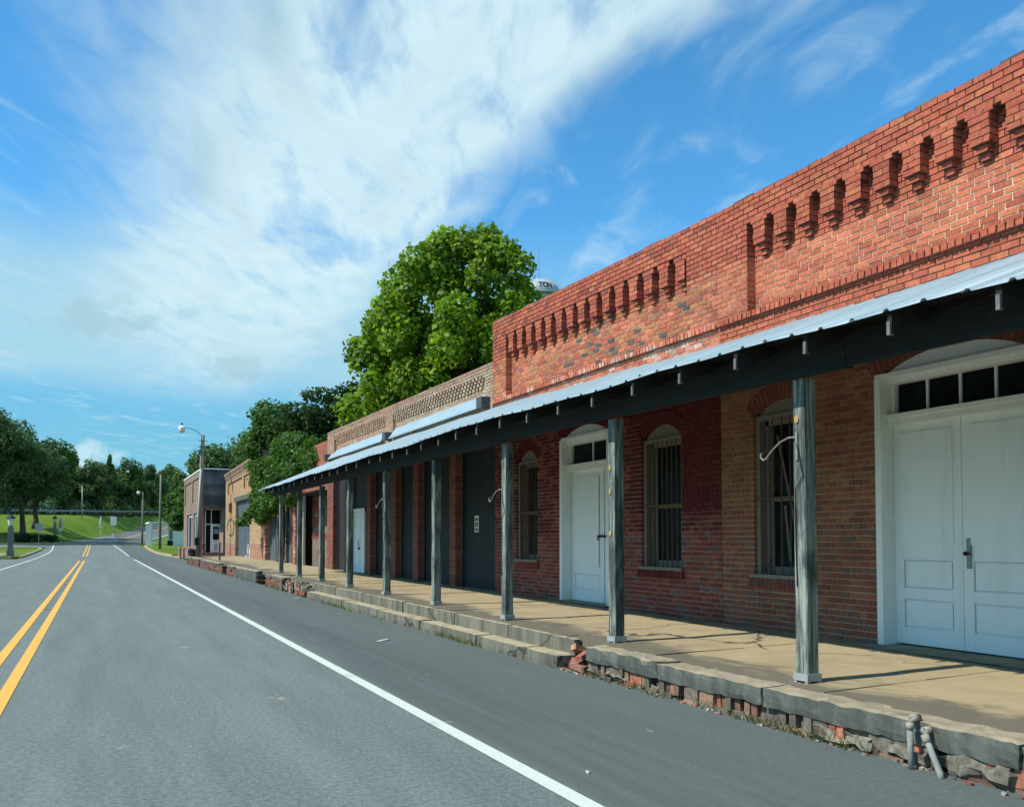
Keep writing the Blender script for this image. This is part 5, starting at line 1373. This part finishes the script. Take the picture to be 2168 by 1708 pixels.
# park lanterns
def lantern(label, x, y, z):
    t = thing('park_lantern', label, 'lamp', (x, y, z), 0, 'park lanterns on the left'); mb = MB(); mb.box(-.25, .25, -.25, .25, -.05, .55); mb.box(-.19, .19, -.19, .19, .55, 2.35); mb.box(-.14, .14, -.14, .14, 2.35, 2.55)
    mb.build('pillar', mat_plain('grey_pillar', (.16, .165, .175), .85, var=.15, bs=.15) if 'grey_pillar' not in bpy.data.materials else bpy.data.materials['grey_pillar'], t)
    mb = MB(); mb.lathe(0, 0, [(.14, 2.55), (.17, 2.58), (.27, 3.12), (.25, 3.14)], 6); mb.build('glass', M_lamp, t)
    mb = MB(); mb.lathe(0, 0, [(.36, 3.12), (.37, 3.17), (.22, 3.32), (.10, 3.42), (.04, 3.46), (.05, 3.55), (.012, 3.75)], 8); mb.build('cap', M_black, t)
lantern('grey pillar lantern at the corner of the near left verge', -6.35, 80.6, .12)
lantern('second pillar lantern further off beside the sign back', -5.5, 140, tz(-5.5, 140))
# signs
def sign(label, x, y, z, w, h, zb, col, two=False, rz=0.0):
    t = thing('road_sign', label, 'sign', (x, y, z), rz); m_ = mat_plain('sign_' + str(round(x)), col, .5, .2, var=.06, bs=0)
    mb = MB(); mb.box(-w/2, w/2, -.01, .01, zb, zb + h); mb.build('plate', m_, t)
    for dx in ((-w*.28, w*.28) if two else (0,)):
        mb = MB(); mb.box(dx - .035, dx + .035, .011, .06, -.1, zb + h * .9); mb.build('post', M_steel, t)
sign('back of a grey rectangular road sign on the left verge', -6.1, 113.5, tz(-6.1, 113.5) + .1, .85, .85, 2.0, (.33, .36, .36))
sign('white road sign on two posts on the grassy bank', 2.6, 167, tz(2.6, 167), 1.0, 1.6, 1.6, (.62, .64, .62), True, R(-10))
for i, (x, y, lb) in enumerate([(-4.9, 142.5, 'small furled flag on the bank left of the yellow lines'), (.5, 163, 'furled flag on the bank beside the white sign')]):
    t = thing('flag', lb, 'flag', (x, y, tz(x, y))); mb = MB(); mb.tube([(0, 0, 0), (0, 0, 3.4)], .03, 6); mb.build('staff', M_white, t)
    mb = MB(); prof = [(.03, 3.2), (.16, 2.9), (.26, 2.3), (.30, 1.75), (.06, 1.7)]; mb.lathe(.06, 0, prof, 7, (.45, .2, .18)); mb.build('cloth', mat_plain('flag_cloth' + str(i), (.50, .40, .38), .9, var=.7, scale=4, bs=0), t)
    mb = MB(); mb.box(-.28, .28, -.03, .03, 1.25, 1.45); mb.build('plaque', M_white, t)
# guardrail along the crest
gr_ = thing('guardrail', 'long grey guardrail along the top of the grassy bank', 'guardrail')
pts3 = [(float(x), crest_e(x) + .6, tz(x, crest_e(x) + .6)) for x in np.arange(-14, 15, .6)]
for i in range(0, len(pts3) - 2, 4):
    mb = MB(); seg = pts3[i:i+5]
    for (xa, ya, za), (xb, yb, zb2) in zip(seg[:-1], seg[1:]):
        for (h0, o0), (h1, o1) in zip([(.50, 0), (.56, .06), (.65, 0), (.74, .06), (.82, 0)][:-1], [(.50, 0), (.56, .06), (.65, 0), (.74, .06), (.82, 0)][1:]):
            mb.quad((xa + o0, ya, za + h0), (xb + o0, yb, zb2 + h0), (xb + o1, yb, zb2 + h1), (xa + o1, ya, za + h1))
    mb.build('rail', M_steel, gr_)
for x, y, z in pts3[::2]:
    mb = MB(); mb.box(x - .16, x - .04, y - .06, y + .06, z - .1, z + .85); mb.build('post', M_pole, gr_)
cr_ = MB(); ps = list(np.arange(-40, 30, 2.5))
for a, b_ in zip(ps[:-1], ps[1:]):
    cr_.quad(*[(x, crest_e(min(x, 21)) + o_, tz(x, crest_e(min(x, 21)) + o_) + .03) for x, o_ in ((a, -1.2), (b_, -1.2), (b_, 4.5), (a, 4.5))])
cr_.build('crest_road', M_asph, kind='structure')

# ------------------------------------------------------------------ pale house beyond the lawn
PH = thing('pale_house', 'small pale blue-white house with a flat porch beyond the lawn', 'house', (0, 0, 0))
zb0 = tz(9, 118) + .25
m_pale = mat_plain('pale_siding', (.76, .78, .77), .8, var=.08, scale=3, bs=.1); m_pw = mat_plain('white_siding', (.70, .73, .72), .8, var=.06, bs=.05)
mb = MB(); mb.box(9.0, 17, 118, 127, zb0 - .5, zb0 + 3.7); mb.build('wall', m_pale, PH)
mb = MB(); pts = [(118.0, 3.0), (127, 3.0), (127, 4.4), (126, 4.85), (123.6, 5.15), (121.4, 5.15), (119, 4.85), (118, 4.4)]
extr(mb, [(a, zb0 + b_) for a, b_ in pts], 8.85, 8.998); mb.build('false_front', m_pw, PH)
mb = MB(); mb.box(8.86, 8.995, 118, 127, zb0 - .3, zb0 + 2.99); mb.build('front_wall', m_pw, PH)
mb = MB(); mb.box(5.95, 9.0, 117.7, 127.2, zb0 + 2.82, zb0 + 3.0); mb.build('porch_roof', m_pale, PH)
for y in (118.0, 120.5, 124.5, 126.9):
    mb = MB(); mb.box(6.05, 6.35, y - .15, y + .15, zb0 - .05, zb0 + 2.82); mb.build('porch_post', m_pw, PH)
mb = MB(); mb.box(5.9, 9.0, 117.6, 127.3, zb0 - .4, zb0 - .05); mb.build('porch_floor', M_kerb, PH)
mb = MB(); mb.box(8.80, 8.86, 119.4, 121.0, zb0 + .8, zb0 + 2.3); mb.build('window', M_glass_dark, PH)
mb = MB(); mb.box(8.80, 8.86, 122.4, 123.5, zb0, zb0 + 2.1); mb.build('door', M_glass_dark, PH)
mb = MB(); mb.box(8.2, 8.8, 118.1, 118.7, zb0 - .05, zb0 + .6, (.06, .05, .05)); o = mb.build('porch_chest', M_black, None, label='dark box standing on the pale porch', cat='box')
PG = thing('gabled_house', 'white gable of a house showing behind the pale house', 'house'); zg = tz(13, 160)
mb = MB(); extr(mb, [(156, zg), (166, zg), (166, zg + 4.2), (161, zg + 8.0), (156, zg + 4.2)], 11.9, 12.1); mb.build('gable_wall', m_pw, PG)
mb = MB(); mb.quad((11.7, 155.5, zg + 3.9), (11.7, 161, zg + 8.12), (22, 161, zg + 8.12), (22, 155.5, zg + 3.9)); mb.quad((11.7, 161, zg + 8.12), (11.7, 166.5, zg + 3.9), (22, 166.5, zg + 3.9), (22, 161, zg + 8.12)); mb.build('roof', mat_plain('shingle_roof', (.12, .11, .10), .9, bs=.3), PG)
mb = MB(); mb.box(12.1, 21.5, 156.05, 165.95, zg - .3, zg + 4.1); mb.build('wall', m_pw, PG)

# ------------------------------------------------------------------ water tower
WT = thing('water_tower', 'silver water tower dome lettered in black behind the sycamore', 'water tower', (0, 0, 0))
wx, wy = 69.8, 132.1                      # in line with the gap between tree and parapet
m_tank = mat_plain('silver_tank', (.40, .455, .47), .4, .25, var=.06, scale=.5, bs=0)
ZC = 44.9; RT = 3.75; DH = 2.55
mb = MB(); mb.smooth = True; prof = [(.02, ZC + DH)] + [(RT*math.sin(a), ZC + DH*math.cos(a)) for a in rl(.12, math.pi/2, 12)] + [(RT, ZC - 2.2)] + [(RT*math.cos(a), ZC - 2.2 - 2.8*math.sin(a)) for a in rl(.1, 1.5, 8)]
mb.lathe(wx, wy, prof, 36); mb.build('tank', m_tank, WT)
mb = MB(); mb.lathe(wx, wy, [(RT + .02, ZC - .75), (RT + .75, ZC - .75), (RT + .75, ZC - .65), (RT + .02, ZC - .65)], 36); mb.build('catwalk', M_steel, WT)
for zr in (ZC - .30, ZC + .05):
    mb = MB(); mb.tube([(wx + (RT + .72)*math.cos(a), wy + (RT + .72)*math.sin(a), zr) for a in rl(0, 2*math.pi, 40)], .035, 5); mb.build('railing', M_steel, WT)
for i in range(28):
    a = 2*math.pi*i/28; mb = MB(); mb.tube([(wx + (RT + .72)*math.cos(a), wy + (RT + .72)*math.sin(a), ZC - .70), (wx + (RT + .72)*math.cos(a), wy + (RT + .72)*math.sin(a), ZC + .05)], .03, 4); mb.build('baluster', M_steel, WT)
for i in range(6):
    a = 2*math.pi*i/6 + .3; mb = MB(); mb.tube([(wx + (RT - .2)*math.cos(a), wy + (RT - .2)*math.sin(a), ZC - 2.2), (wx + (RT + 1.6)*math.cos(a), wy + (RT + 1.6)*math.sin(a), 0)], .28, 8); mb.build('leg', m_tank, WT)
mb = MB(); mb.tube([(wx, wy, 0), (wx, wy, ZC - 4.6)], .7, 12); mb.build('riser_pipe', m_tank, WT)
to = math.atan2(-wy, -wx)                 # towards the street
sd = Vector((-math.sin(to), math.cos(to)))   # to the right seen from the street is -sd
mb = MB(); rr_ = lambda el: (RT + .15) * math.cos(el)
mb.tube([(wx + (RT + .35)*math.cos(to + 1.25)*math.cos(e), wy + (RT + .35)*math.sin(to + 1.25)*math.cos(e), ZC + (DH + .3)*math.sin(e)) for e in rl(-.3, 1.2, 10)], .05, 5); mb.build('ladder', M_steel, WT)
mb = MB(); mb.tube([(wx, wy, ZC + DH - .1), (wx, wy, ZC + DH + 6.6)], [.07, .02], 6); mb.build('antenna', M_steel, WT)
# lettering wrapped on the dome
def letter(ch, ang0, z0, hgt):
    cu = bpy.data.curves.new('letter', 'FONT'); cu.body = ch; cu.size = hgt * 1.4; cu.align_x = 'CENTER'; cu.extrude = .02; cu.offset = .03
    tmp = bpy.data.objects.new('tmp', cu); C.objects.link(tmp); dg = bpy.context.evaluated_depsgraph_get()
    me = bpy.data.meshes.new_from_object(tmp.evaluated_get(dg)); bpy.data.objects.remove(tmp)
    for v in me.vertices:
        zz_ = z0 + v.co.y; e = max(0.0, (zz_ - ZC) / DH); r_ = (RT * math.sqrt(max(0, 1 - e*e)) if zz_ > ZC else RT) + .06 + v.co.z
        a = ang0 + v.co.x / RT; v.co = (wx + r_*math.cos(a), wy + r_*math.sin(a), zz_)
    me.materials.clear(); me.materials.append(M_black); link('letter', me, M_black, WT)
for ch, da in (('T', .07), ('O', .30), ('N', .53)): letter(ch, to + da, ZC + .30, .95)
